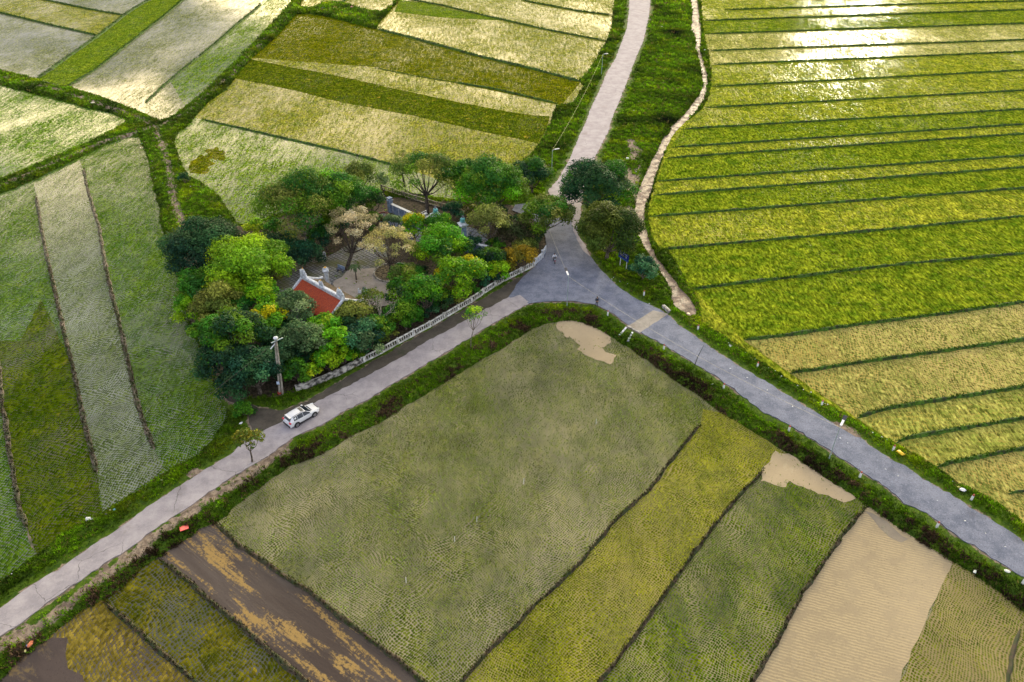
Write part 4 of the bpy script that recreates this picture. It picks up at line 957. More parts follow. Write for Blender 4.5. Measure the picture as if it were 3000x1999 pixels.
# shrine with red tiled roof
A_, B_ = G(886, 813, 5.5), G(1005.6, 879, 5.5)
d_ = (B_-A_); rz_ = math.atan2(d_.y, d_.x); Lr = d_.length; mid = (A_+B_)/2
sh = thing('shrine', (mid.x, mid.y, .5), 'small shrine with red tiled roof and white dragon ridge in the middle of the grove', 'shrine', rz_)
HR, HE, HW, HL = 5.0, 3.0, 3.35, Lr/2
m, t, out = new_mat('red_roof_tiles'); co = obj_xyz(t)
br = t.new('ShaderNodeTexBrick', offset=.5); t.put(br.inputs['Vector'], t.map(co, sca=(1, 1.16, 1)))
br.inputs['Color1'].default_value = (.58, .10, .035, 1); br.inputs['Color2'].default_value = (.42, .065, .03, 1); br.inputs['Mortar'].default_value = (.10, .02, .02, 1)
br.inputs['Scale'].default_value = 5.0; br.inputs['Mortar Size'].default_value = .05; br.inputs['Brick Width'].default_value = .9; br.inputs['Row Height'].default_value = .9
col = t.mix(t.ramp(t.noise(co, .9, 4.0, .7), .5, .75, 0, .4), br.outputs[0], (.22, .06, .05))
col = t.mix(t.ramp(t.noise(co, 8, 2.0), .62, .72, 0, .5), col, (.55, .22, .15))
p = t.new('ShaderNodeBsdfPrincipled'); t.put(p.inputs['Base Color'], col); p.inputs['Roughness'].default_value = .65; p.inputs['Specular IOR Level'].default_value = .25
b = t.new('ShaderNodeBump'); b.inputs['Distance'].default_value = .05; b.inputs['Strength'].default_value = .8; t.put(b.inputs['Height'], br.outputs['Fac']); b.invert = True
t.put(p.inputs['Normal'], b.outputs[0]); t.put(out.inputs[0], p.outputs[0]); M_tile = m
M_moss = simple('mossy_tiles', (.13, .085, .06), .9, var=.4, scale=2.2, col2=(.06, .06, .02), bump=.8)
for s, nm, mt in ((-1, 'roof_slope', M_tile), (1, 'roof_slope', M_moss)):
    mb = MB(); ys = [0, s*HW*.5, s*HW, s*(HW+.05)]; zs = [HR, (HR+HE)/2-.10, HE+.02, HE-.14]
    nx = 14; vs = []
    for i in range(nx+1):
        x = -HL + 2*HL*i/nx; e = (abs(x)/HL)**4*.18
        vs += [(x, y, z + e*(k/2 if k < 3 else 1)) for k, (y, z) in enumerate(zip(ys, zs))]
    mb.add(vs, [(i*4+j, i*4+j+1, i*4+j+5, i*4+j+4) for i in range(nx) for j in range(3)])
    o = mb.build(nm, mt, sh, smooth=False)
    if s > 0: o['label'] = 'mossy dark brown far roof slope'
mb = MB(); mb.box((0, 0, HR+.16), (2*HL+.3, .55, .5)); mb.box((0, 0, HR+.45), (2*HL+.1, .36, .10)); rd_ = mb.build('roof_ridge', M_white, sh)
for s in (-1, 1):
    for q in (-1, 1):
        mb = MB(); x = s*(HL+.02)
        mb.tube([(x, 0, HR+.10), (x, q*HW*.5, (HR+HE)/2+.04), (x, q*HW*.85, HE+.42), (x, q*(HW+.2), HE+.40)], [.24, .22, .22, .20], 6); mb.build('gable_trim', M_white, sh)
    mb = MB(); mb.add([(s*(HL-.35), -HW*.8, HE-.02), (s*(HL-.35), HW*.8, HE-.02), (s*(HL-.35), 0, HR-.15)], [(0, 1, 2)])
    mb.extr([(-HW*.8, HE-.05), (HW*.8, HE-.05), (0, HR-.2)], .18, Matrix.Translation((s*(HL-.5), 0, 0)) @ Matrix.Rotation(math.pi/2, 4, 'Z')); mb.build('gable_wall', M_white, sh)
def orn(x, sc_, flip, gold, seed):
    r = random.Random(seed)
    base = [(-.75,0),(-.8,.35),(-1.0,.6),(-.72,.72),(-.78,1.05),(-.5,.95),(-.45,1.35),(-.2,1.15),(-.05,1.6),(.12,1.2),(.35,1.42),(.38,1.02),(.62,1.1),(.55,.75),(.85,.7),(.68,.42),(1.0,.25),(.7,0)]
    pts = [(flip*a*sc_, b*sc_) for a, b in base]
    mb = MB(); mb.extr(pts, .24*sc_, Matrix.Translation((x, 0, HR+.45)))
    mb.extr([(a*.7, b*.8) for a, b in pts], .42*sc_, Matrix.Translation((x, 0, HR+.47)))
    o = mb.build('ridge_ornament', M_white, sh)
    g = MB(); g.box((x+flip*(-.05)*sc_, 0, HR+.45+1.62*sc_), (.14, .14, .3), taper=.3); g.build('gilded_tip', M_gold, o)
orn(-HL+.5, .82, 1, 1, 1); orn(-.1, .60, 1, 1, 2); orn(HL-.6, .86, -1, 1, 3)
mb = MB(); mb.box((-HL+.1, 0, HR+.9), (.5, .5, 1.0), taper=.8); mb.build('ridge_end_block', M_white, sh); mb = MB(); mb.box((HL-.15, 0, HR+.7), (.5, .5, .6), taper=.8); mb.build('ridge_end_block', M_white, sh)
mb = MB(); mb.box((0, .3, 1.45), (2*HL-1.1, 2*HW-1.9, 2.9)); mb.build('wall', M_white, sh)
mb = MB(); mb.box((0, 0, .08), (2*HL+.6, 2*HW+.5, .3)); mb.build('plinth', M_dstone, sh)
for x in np.linspace(-HL+.6, HL-.6, 4):
    mb = MB(); mb.lathe([(.2, .2), (.16, .4), (.15, 2.9), (.2, 3.0)], (x, -HW+.55, 0), 10); mb.build('column', M_blue, sh)
for x in (-2.4, 0, 2.4):
    mb = MB(); mb.box((x, -HW+1.22, 1.25), (1.2, .06, 2.0)); mb.build('door', simple('door_wood', (.16, .05, .025), .6), sh)
def ornpillar(name, px, H, wd, label, gold=False, rz=.5):
    o = thing(name, G(px[0], px[1], .53), label, 'pillar', rz)
    h1 = H*.60
    mb = MB(); mb.box((0, 0, .2), (wd*1.35, wd*1.35, .4)); mb.build('base', M_white, o)
    mb = MB(); mb.box((0, 0, .4+h1/2), (wd, wd, h1)); mb.build('shaft', M_blue if not gold else M_white, o)
    for sx, sy in ((-1,-1),(1,-1),(1,1),(-1,1)):
        mb = MB(); mb.box((sx*wd*.5, sy*wd*.5, .4+h1/2), (wd*.14, wd*.14, h1-.02)); mb.build('corner_moulding', M_fence, o)
    z = .4+h1
    mb = MB(); mb.box((0, 0, z+.06), (wd*1.15, wd*1.15, .12)); mb.lathe([(wd*.75, z+.12), (wd*1.12, z+.32), (wd*1.16, z+.42), (wd*.55, z+.72), (wd*.45, z+.8)], n=4, square=True); mb.build('capital', M_white, o)
    z += .8; k = (H-z)
    mb = MB(); mb.lathe([(wd*.42, z), (wd*.52, z+.1*k), (wd*.30, z+.22*k), (wd*.46, z+.40*k), (wd*.36, z+.56*k), (wd*.2, z+.64*k)], n=12); mb.build('lotus', M_teal if not gold else M_white, o)
    mb = MB()
    if gold:
        for a in range(5): mb.box((wd*.2*math.cos(a*1.257), wd*.2*math.sin(a*1.257), z+.80*k), (.16, .16, .5*k), a, .2)
        mb.lathe([(wd*.25, z+.62*k), (wd*.38, z+.72*k), (wd*.15, z+.95*k)], n=8)
    else: mb.lathe([(wd*.18, z+.62*k), (wd*.25, z+.74*k), (wd*.08, z+.82*k), (wd*.14, z+.9*k), (.02, H)], n=10)
    mb.build('finial', M_gold if gold else M_dstone, o)
ornpillar('gate_pillar', (1359, 724), 6.2, 1.0, 'tall blue-grey gate pillar with lotus finial at the end of the right wall', rz=.4)
ornpillar('gate_pillar', (1281, 697), 6.3, 1.0, 'gate pillar with teal and white capital above the golden-tipped tree', rz=.4)
ornpillar('ornamental_pillar', (961, 836), 3.4, .62, 'white ornamental pillar topped with a gold flame behind the shrine roof', gold=True, rz=.3)
def wall(name, a, b, h, th, label, mat, cap=True, panels=0):
    a, b = G(*a, .5), G(*b, .5); o, L = along(name, a, b, label, 'wall')
    mb = MB(); mb.box((L/2, 0, h/2), (L, th, h)); mb.build('wall_body', mat, o)
    if cap: mb = MB(); mb.box((L/2, 0, h+.07), (L+.1, th+.22, .14)); mb.build('coping', M_white, o)
    for i in range(panels):
        mb = MB(); mb.box((L*(i+.5)/panels, -th/2-.02, h*.5), (L/panels*.08, .06, h*.92)); mb.build('pilaster', M_white, o)
    return o, L
o, L = wall('plaster_wall', (1146, 622), (1216, 654), 1.75, .35, 'blue-white shade-toned plaster wall beside the stone platform', M_blue, panels=4)
mb = MB(); mb.box((-.1, 0, 1.2), (.75, .75, 2.4)); mb.box((-.1, 0, 2.46), (.95, .95, .14)); mb.box((-.1, 0, 2.7), (.6, .6, .34), taper=.8); mb.box((-.1, 0, 2.93), (.85, .85, .12)); mb.build('end_pillar', M_blue, o)
o, L = wall('plaster_wall', (1217, 655), (1250, 637), .8, .35, 'short pale parapet with a railing at the right end of the blue-white wall', M_white)
mb = MB(); mb.tube([(0, 0, 1.45), (L, 0, 1.45)], .06)
for i in range(4): mb.tube([(L*i/3, 0, .9), (L*i/3, 0, 1.5)], .07)
mb.build('railing', M_fence, o)
wall('plaster_wall', (1364, 738), (1430, 752), 1.9, .35, 'white plaster wall toned shade-blue right of the gate pillar', M_blue, panels=2)
wall('plaster_wall', (1246, 655), (1268, 640), .9, .3, 'tiny shade-blue wall piece left of the gate pillars', M_blue)
# red-brown urn, bench, slab, palm
o = thing('stone_urn', G(1124, 645, .57), 'dark red octagonal urn at the left end of the stone platform', 'urn')
mb = MB(); mb.lathe([(.55, 0), (.75, .15), (.95, .9), (1.15, 1.15), (1.15, 1.25), (.95, 1.25), (.9, 1.1)], n=8); mb.build('bowl', simple('red_stone', (.16, .025, .03), .5, var=.2), o)
mb = MB(); mb.lathe([(.88, 1.05), (.4, 1.15), (.02, 1.2)], n=8); mb.build('ash', M_dstone, o)
o = thing('stone_bench', G(998, 796, .56), 'blue-grey stone bench beside the trunk of the cream-leaved tree', 'bench', -.55)
mb = MB(); mb.box((0, 0, .45), (1.5, .5, .1)); mb.build('seat', M_dstone, o)
mb = MB(); mb.box((0, .28, .75), (1.5, .08, .6)); mb.build('backrest', M_blue, o)
for x in (-.55, .55): mb = MB(); mb.box((x, 0, .2), (.14, .42, .4)); mb.build('leg', M_dstone, o)
o = tag(MB().extr([(-.3, 0), (.3, 0), (.35, 1.2), (.12, 1.5), (-.25, 1.3)], .14, Matrix.Translation(G(951, 760, .55)) @ Matrix.Rotation(.3, 4, 'Z')).build('stone_slab', M_white), 'small white upright stone slab at the edge of the teal thicket', 'stone slab')
o = thing('potted_ornament', G(1062, 858, .56), 'white rockery ornament on the gravel right of the shrine', 'ornament')
mb = MB(); rr_ = random.Random(3)
for i in range(9): mb.box((rr_.uniform(-.7, .7), rr_.uniform(-.3, .3), rr_.uniform(.1, .5)), (rr_.uniform(.3, .6), rr_.uniform(.2, .5), rr_.uniform(.3, .9)), rr_.uniform(0, 3), .5)
mb.build('rock', M_white, o); mb = MB(); mb.lathe([(.22, .5), (.3, .7), (.28, .95), (.1, 1.05)], (.35, 0, 0), 8); mb.build('pot', M_dstone, o)
o = thing('palm', G(1044, 820, .55), 'small palm with a dark thin trunk on the gravel court', 'palm')
mb = MB(); mb.tube([(0, 0, 0), (.05, 0, 1.3), (0, .05, 2.3)], [.12, .09, .1], 7); mb.build('trunk', M_dbark, o)
mb = MB(); rr_ = random.Random(5)
for i in range(15):
    a = i*2.4; L = rr_.uniform(.9, 1.3); dx, dy = math.cos(a), math.sin(a); v = [(0, 0, 2.3)]
    pp = [Vector((dx*L*q, dy*L*q, 2.3 + .5*math.sin(q*2.6)*1.0 - .5*q*q)) for q in (0, .33, .66, 1)]; w_ = [.05, .18, .16, .03]
    vs = []
    for q, ww in zip(pp, w_): vs += [q + Vector((-dy, dx, 0))*ww, q + Vector((0, 0, .05)), q - Vector((-dy, dx, 0))*ww]
    mb.add(vs, [(k*3+j, k*3+j+1, k*3+j+4, k*3+j+3) for k in range(3) for j in range(2)])
mb.build('fronds', simple('palm_green', (.05, .11, .02), .6, var=.3), o)

# ------------------------------------------------------------------ white balustrade and low wall on the road side
def walk(P, step):
    out = []; acc = 0
    for a, b in zip(P, P[1:]):
        L = (b-a).length
        while acc <= L:
            out.append((a.lerp(b, acc/L), math.atan2((b-a).y, (b-a).x))); acc += step
        acc -= L
    return out
def balustrade(px, label, step, h=.95, posts=3.0, z=.5, maxn=96, M_fence=M_fence):
    P = GP(px, z); L = sum((b-a).length for a, b in zip(P, P[1:])); o = thing('balustrade_fence', P[0], label, 'fence'); O = P[0]
    for nm, zz_, th, hh in (('plinth', .10, .20, .20), ('rail', h, .20, .13)):
        mb = MB()
        for i, (a, b) in enumerate(zip(P, P[1:])):
            c = (a+b)/2-O; mb.box((c.x, c.y, zz_ + (.003 if i % 2 else 0)), ((b-a).length+.1, th, hh), math.atan2((b-a).y, (b-a).x))
        mb.build(nm, M_fence, o)
    step = max(step, L/maxn)
    for i, (p_, r_) in enumerate(walk(P, step)):
        q = p_-O; mb = MB(); mb.lathe([(.075, .28), (.055, .36), (.10, .5), (.05, .68), (.07, h-.07)], (q.x, q.y, 0), 6); mb.build('baluster', M_fence, o)
    for p_, r_ in walk(P, posts):
        q = p_-O; mb = MB(); mb.box((q.x, q.y, h*.54), (.26, .26, h*1.08), r_); mb.box((q.x, q.y, h*1.11), (.32, .32, .06), r_); mb.build('post', M_fence, o)
    return o
balustrade([(1564,781),(1540,793),(1500,813),(1467,830),(1430,853),(1382,886),(1320,923),(1263,957),(1212,984),(1160,1012),(1106,1042),(1060,1064)], 'long white balustrade fence between the grove and the left road', .42)
balustrade([(1118,556),(1180,576),(1240,594),(1300,611),(1350,616)], 'weathered balustrade fence on the far side of the grove', .5, M_fence=simple('weathered_fence', (.22, .20, .16), .9, var=.3))
P = GP([(1058,1065),(1000,1096),(950,1118),(905,1135),(869,1146)], .5); o = thing('low_wall', P[0], 'low curved white wall streaked with black grime at the lower end of the balustrade', 'wall')
mb = MB(); mc = MB()
for i, (a, b) in enumerate(zip(P, P[1:])):
    c = (a+b)/2-P[0]; r_ = math.atan2((b-a).y, (b-a).x); mb.box((c.x, c.y, .42+(.002 if i % 2 else 0)), ((b-a).length+.12, .3, .84), r_); mc.box((c.x, c.y, .89+(.002 if i % 2 else 0)), ((b-a).length+.14, .4, .1), r_)
mb.build('wall_body', M_grime, o); mc.build('coping', M_grime, o)
for a, b, lb in (((1565,780),(1588,759),'pale blue-white gate panel joined to the right end of the balustrade'), ((1589,757),(1600,736),'pale blue-white gate panel nearest the road entrance')):
    a, b = G(*a, .5), G(*b, .5); o, L = along('gate_panel', a, b, lb, 'gate panel')
    mb = MB(); mb.box((L/2, 0, .62), (L-.3, .14, 1.05)); mb.box((L/2, 0, 1.17), (L-.2, .22, .1)); mb.build('panel', M_white, o)
    mb = MB(); mb.box((.02, 0, .75), (.3, .3, 1.5)); mb.box((.02, 0, 1.54), (.42, .42, .1)); mb.build('post', M_white, o)
    for k in (.3, .5, .7): mb = MB(); mb.box((L*k, -.09, .6), (.06, .05, .8)); mb.build('rib', M_blue, o)

# ------------------------------------------------------------------ culvert
o = thing('culvert', G(1850, 968, .5), 'concrete culvert mouth with two splayed wing walls below the asphalt road', 'culvert')
O = G(1850, 968, .5); M_cul = simple('culvert_stone', (.36, .34, .32), .85, var=.3, scale=2, col2=(.12, .12, .10), bump=.4)
def seg(mb, a, b, z0, z1, th): 
    a, b = G(*a, .4), G(*b, .4); c = (a+b)/2-O; mb.box((c.x, c.y, (z0+z1)/2-.0), ((b-a).length, th, z1-z0), math.atan2((b-a).y, (b-a).x))
mb = MB(); seg(mb, (1838,958), (1872,976), -.1, .16, .32); mb.build('headwall', M_cul, o)
mb = MB(); seg(mb, (1835,961), (1815,984), -.6, .05, .28); mb.build('wing_wall', M_white, o)
mb = MB(); seg(mb, (1853,975), (1840,1000), -.6, .05, .28); mb.build('wing_wall', M_white, o)
mb = MB(); seg(mb, (1836,968), (1850,975), -.55, -.16, .9); mb.build('opening_shade_block', simple('hole_shade', (.01, .01, .01), .9), o)  # solid block painted black for the shade inside the mouth
a, b = G(1941, 901, .5), G(1960, 918, .5); o, L = along('parapet', a, b, 'low dark concrete parapet at the stream end of the road slab', 'parapet')
mb = MB(); mb.box((L/2, 0, .25), (L, .3, .5)); mb.build('kerb_block', M_cul, o); mb = MB(); mb.box((L/2, .2, .42), (L*.95, .16, .12)); mb.build('rail', M_fence, o)

# ------------------------------------------------------------------ utility pole, lamps, wires
M_galv = simple('galvanised_steel', (.42, .52, .54), .45, metal=.3, var=.08)
M_cpole = simple('pole_concrete', (.36, .33, .28), .85, var=.2, scale=2, col2=(.26, .23, .19))
o = thing('utility_pole', G(820, 1157, .42), 'tall twin concrete utility pole standing among the trees behind the car', 'utility pole', .2)
UPT = Vector((.95, .1, 9.0))
for k, dx in enumerate((0, .36)):
    mb = MB(); mb.tube([(dx, 0, -.2), (UPT.x*.5+dx*.8, UPT.y*.5, 4.5), (UPT.x+dx*.55, UPT.y, 9.0)], [.16, .13, .10], 8); mb.build('pole', M_cpole, o)
mb = MB(); mb.tube([(.5, -.3, 8.7), (1.9, .5, 8.75)], .07, 5); mb.build('crossarm', M_galv, o)
mb = MB(); mb.lathe([(.12, 9.0), (.3, 9.05), (.3, 9.2), (.1, 9.3)], (1.1, .1, 0), 8); mb.tube([(.9, -.1, 8.4), (.3, -.6, 8.0)], .07, 5); mb.build('bracket', M_white, o)
mb = MB(); mb.box((.16, -.26, 2.2), (.36, .03, .5)); mb.build('plate', simple('blue_white_plate', (.55, .66, .85), .5), o)
mb = MB(); mb.lathe([(.255, .25), (.25, .5)], n=10); mb.build('red_band', simple('red_paint', (.4, .06, .04), .6), o)
M_pan = simple('solar_panel', (.012, .018, .045), .25, var=.05)
M_lampw = simple('lamp_white', (.85, .86, .88), .5, var=.03)
lamps = {}
def lamp(key, px, H, az, label, arm=.9, panel=True):
    b = G(*px, .45); o = thing('street_lamp', b, label, 'street lamp', az)
    mb = MB(); mb.lathe([(.16, 0), (.16, .04), (.07, .06), (.045, H)], n=8); mb.build('pole', M_galv, o)
    mb = MB(); mb.lathe([(.22, -.1), (.22, .06)], n=8); mb.build('footing', M_white, o)
    mb = MB(); mb.tube([(0, 0, H-.3), (.25*arm, 0, H+.02), (arm*.6, 0, H+.12)], .035, 6); mb.build('arm', M_galv, o)
    mb = MB(); mb.box((arm*.55+.45, 0, H+.16), (1.0, .26, .09), tilt=(-.08, 'Y')); mb.build('lamp_head', M_lampw, o)
    if panel: mb = MB(); mb.box((arm*.55+1.35, 0, H+.24), (.85, .42, .05), tilt=(-.2, 'Y')); mb.build('solar_panel', M_pan, o)
    lamps[key] = b + Vector((0, 0, H))
lamp('A', (1762, 219), 5.6, .05, 'street lamp farthest up the concrete road on its left bank', panel=False)
lamp('B', (1616, 512), 5.4, .2, 'street lamp on the left bank beside the dark green tree', panel=False)
lamp('C', (1661, 899), 5.5, 1.75, 'solar street lamp on the green corner of the road fork', arm=.5)
lamp('D', (2428, 1346), 5.2, .95, 'solar street lamp leaning out over the right asphalt road', arm=.5)
M_wire = simple('wire_black', (.02, .02, .02), .6); M_wirel = simple('wire_pale', (.45, .42, .34), .6); M_wirey = simple('wire_yellow', (.28, .30, .04), .6)
def wire(a, b, sag, r, mat, label):
    a, b = Vector(a), Vector(b); n = 24
    P = [a.lerp(b, i/n) - Vector((0, 0, sag*4*(i/n)*(1-i/n))) for i in range(n+1)]
    tag(MB().tube(P, r, 4).build('overhead_wire', mat), label, 'wire')
wire(lamps['A'], lamps['B'], 1.2, .018, M_wirey, 'yellowish wire slung between the two far street lamps')
wire(lamps['C'], G(1588, 615, 4.5), .3, .018, M_wirel, 'pale wire from the fork lamp towards the road entrance trees')
wire(lamps['C'], lamps['D'], 1.2, .016, M_wirel, 'pale thin wire from the fork lamp along the right asphalt road')
up = G(820, 1157, .42) + Vector((1.1, .2, 8.7))
wire(up, G(-250, 1775, 5.5), .8, .022, M_wire, 'black power line crossing the left paddy to the utility pole')
o = tag(MB().tube([G(2034, 1074, .3), G(2034, 1074, .3)+Vector((.25, .05, 1.6)), G(2034, 1074, .3)+Vector((.8, .1, 3.6))], [.06, .05, .02], 6).build('leaning_pole', simple('dark_bamboo', (.03, .035, .02), .8)), 'thin dark leaning bamboo pole on the near verge of the right road', 'pole')
for i, (px, lb) in enumerate((((1746,1243),'white stake standing alone in the upper right of the wide paddy'), ((1534,1418),'pale stake in the middle of the wide paddy'), ((1397,1530),'pale stake left of the middle stake'), ((1332,1588),'short pale stake nearest the dark green rice patch'), ((1190,1708),'small pale stake in the lower part of the wide paddy'))):
    tag(MB().tube([G(*px), G(*px)+Vector((.03, 0, .9))], .03, 5).build('marker_stake', M_lampw), lb, 'stake')

# white kilometre posts on both verges
M_red = simple('marker_red', (.45, .10, .07), .7)
ordn = ['first', 'second', 'third', 'fourth', 'fifth', 'sixth', 'seventh']
far_ = [(1886,867),(2044,968),(2218,1078),(2406,1190),(2615,1322),(2844,1467)]
near_ = [(1780,926),(1944,1026),(2119,1141),(2310,1265),(2518,1400),(2743,1547),(2994,1712)]
proto = None
for lst, side in ((far_, 'stream side'), (near_, 'near side')):
    for i, px in enumerate(lst):
        lb = '%s white marker post from the fork on the %s of the asphalt road' % (ordn[i], side)
        if proto is None:
            proto = thing('marker_post', G(*px, .42), lb, 'marker post', .3, 'white marker posts along the asphalt road')
            MB().box((0, 0, .42), (.2, .2, .84), taper=.85).build('post', M_lampw, proto); MB().box((0, 0, .93), (.19, .19, .2), taper=.6).build('cap', M_red, proto); r_ = proto
        else:
            r_ = proto.copy(); C.objects.link(r_); r_['label'] = lb; r_.location = G(*px, .42)
            for ch in proto.children: c_ = ch.copy(); C.objects.link(c_); c_.parent = r_
# ------------------------------------------------------------------ blue road sign
a, b = G(1816, 780, .45), G(1834, 792, .45); o, L = along('road_sign', a, b, 'blue road sign with white lettering on two posts beside the road fork', 'road sign')
for x in (0, L): MB().tube([(x, 0, -.1), (x, 0, 2.6)], .06, 8).build('post', M_lampw, o)
bw = L*1.55; bh = 1.35
bd = MB().box((L/2, -.09, 2.35), (bw, .05, bh)).build('board', simple('sign_blue', (.008, .02, .26), .4, var=.05), o)
def txt(s, size, x, z, mat, nm='lettering'):
    cu = bpy.data.curves.new('t', 'FONT'); cu.body = s; cu.size = size; cu.align_x = 'CENTER'; cu.align_y = 'CENTER'; cu.extrude = .004
    to = bpy.data.objects.new('t', cu); C.objects.link(to); bpy.context.view_layer.update()
    me = bpy.data.meshes.new_from_object(to.evaluated_get(bpy.context.evaluated_depsgraph_get())); bpy.data.objects.remove(to)
    me.transform(Matrix.Translation((x, -.122, z)) @ Matrix.Rotation(math.pi/2, 4, 'X')); me.materials.clear()
    return link(nm, me, mat, bd)
M_let = simple('sign_letters', (.85, .88, .92), .5, var=.02); M_lblue = simple('sign_light_blue', (.12, .35, .85), .5, var=.02); M_lcr = simple('sign_cream', (.72, .60, .42), .5, var=.02)
txt('ĐỀN', .5, L/2-bw*.14, 2.35, M_lcr); txt('CẢ', .5, L/2+bw*.20, 2.35, M_let)
rr_ = random.Random(9); mb = MB(); x = L/2-bw*.40
while x < L/2+bw*.40: w_ = rr_.uniform(.04, .09); mb.box((x, -.118, 2.35+.46), (w_, .006, .13)); x += w_+rr_.choice((.03, .03, .09))
mb.build('top_text_line', M_let, bd)
MB().box((L/2, -.118, 2.35-.52), (bw*.86, .006, .05)).build('bottom_stripe', M_lblue, bd)

# ------------------------------------------------------------------ the white car
M_car = simple('car_paint', (.78, .80, .84), .22, var=.01, spec=.6); M_glass = simple('car_glass', (.012, .02, .03), .06, var=.02, spec=.8)
M_blk = simple('black_trim', (.02, .02, .022), .5, var=.05); M_tyre = simple('tyre_rubber', (.015, .015, .015), .85, var=.05); M_rim = simple('alloy', (.45, .46, .48), .3, metal=.8, var=.05)
M_tail = simple('tail_lamp', (.65, .03, .06), .3, var=.02); M_head = simple('head_lamp', (.7, .75, .8), .1, var=.02)
w0, w1 = G(871.4, 1250, ZR), G(921.5, 1220.4, ZR); u_ = (w1-w0).normalized(); n_ = Vector((-u_.y, u_.x, 0)); cc_ = (w0+w1)/2 + n_*.82
car = thing('parked_car', cc_, 'silver-white compact SUV on the left road beside the bare mud', 'car', math.atan2(u_.y, u_.x))
ST_ = [(2.20,.62,.60,.66,.50),(2.12,.80,.62,.80,.62),(1.80,.90,.70,.93,.74),(1.30,.93,.80,1.00,.80),(.98,.93,.95,1.06,.80),(.30,.93,1.02,1.50,.64),(-.20,.93,1.03,1.60,.64),
       (-1.00,.93,1.05,1.61,.63),(-1.72,.92,1.07,1.56,.60),(-2.05,.88,1.05,1.12,.66),(-2.18,.84,.92,.98,.70),(-2.22,.74,.55,.60,.60)]
mb = MB(); vs = []; K = 11
for x, w_, zb, zt, wt in ST_:
    half = [(w_*.86, .22), (w_*1.0, .48), (w_*.985, zb*.8+.1), (w_*.96, zb), (wt, zt-.03)]
    ring = [(x, -y, z) for y, z in half] + [(x, 0, zt)] + [(x, y, z) for y, z in half[::-1]]
    vs += ring
n = len(ST_)
mb.add(vs, [(i*K+j, i*K+j+1, (i+1)*K+j+1, (i+1)*K+j) for i in range(n-1) for j in range(K-1)] + [tuple(range(K)), tuple(range((n-1)*K, n*K))[::-1]] + [(i*K+K-1, i*K, (i+1)*K, (i+1)*K+K-1) for i in range(n-1)])
body = mb.build('body', M_car, car, smooth=False)
bv = body.modifiers.new('b', 'BEVEL'); bv.width = .03; bv.segments = 2
body.data.shade_smooth()
def panel(c4, off, nm, mat, par, inset=.06):
    c4 = [Vector(c) for c in c4]; m_ = sum(c4, Vector())/4; nn = (c4[1]-c4[0]).cross(c4[3]-c4[0]).normalized()
    if nn.dot(m_-Vector((0, 0, .8))) < 0: nn = -nn
    q = [c.lerp(m_, inset)+nn*off for c in c4]
    mb = MB(); mb.add(q + [c-nn*.03 for c in q], [(0,1,2,3), (7,6,5,4), (0,4,5,1), (1,5,6,2), (2,6,7,3), (3,7,4,0)]); return mb.build(nm, mat, par)
def S(i, j): return vs[i*K+j]
panel([S(4,4), S(4,6), S(5,6), S(5,4)], .045, 'windshield', M_glass, car, .05)
panel([S(8,4), S(8,6), S(9,6), S(9,4)], .045, 'rear_window', M_glass, car, .05)
for jb, jt in ((3, 4), (7, 6)):
    panel([S(4,jb), S(6,jb), S(6,jt), Vector(S(5,jt))], .012, 'side_window', M_glass, car, .07)
    panel([S(6,jb), S(7,jb), S(7,jt), S(6,jt)], .012, 'side_window', M_glass, car, .06)
    panel([S(7,jb), Vector(S(8,jb)).lerp(Vector(S(7,jb)), .15), Vector(S(8,jt)).lerp(Vector(S(7,jt)), .3), S(7,jt)], .012, 'side_window', M_glass, car, .10)
MB().box((-.02, 0, 1.585), (.40, .84, .03), tilt=(.10, 'Y')).build('sunroof', M_glass, car)
for s in (-1, 1):
    MB().tube([(.15, s*.60, 1.58), (-.4, s*.61, 1.66), (-1.5, s*.60, 1.64), (-1.65, s*.59, 1.57)], .025, 5).build('roof_rail', M_blk, car)
    MB().box((2.02, s*.62, .74), (.34, .36, .13), -s*.5).build('headlight', M_head, car)
    MB().box((-2.10, s*.70, .98), (.22, .34, .17), s*.2).build('tail_light', M_tail, car)
    MB().box((.80, s*1.02, 1.08), (.18, .20, .14)).build('side_mirror', M_car, car)
    MB().box((0, s*.93, .30), (2.9, .08, .16)).build('sill_trim', M_blk, car)
    for x in (1.3, -1.3):
        MB().lathe([(.43, -.04), (.43, .04)], (x, s*.905, .36), 20, 'Y').build('wheel_arch', M_blk, car)
        wl = MB().lathe([(.22, -.11), (.335, -.10), (.345, 0), (.335, .10), (.22, .11)], (x, s*.87, .345), 22, 'Y').build('wheel', M_tyre, car)
        MB().lathe([(.05, -.12), (.22, -.115), (.225, .115), (.05, .12)], (x, s*.875, .345), 16, 'Y').build('rim', M_rim, wl)
        sp__ = MB()
        for k in range(5): sp__.box((x+.11*math.cos(k*1.257), s*1.0, .345+.11*math.sin(k*1.257)), (.05, .02, .05))
        sp__.build('hub_holes', M_blk, wl)
MB().box((2.18, 0, .58), (.14, .9, .24)).build('grille', M_blk, car)
MB().box((-2.20, 0, .45), (.16, 1.5, .22)).build('rear_bumper', M_blk, car)
MB().box((-2.235, 0, .74), (.03, .5, .13)).build('number_plate', M_lampw, car)
MB().box((-1.83, 0, 1.55), (.26, 1.1, .05), tilt=(.1, 'Y')).build('spoiler', M_car, car)
MB().box((1.15, 0, 1.065), (.12, 1.2, .02)).build('wiper_cowl', M_blk, car)

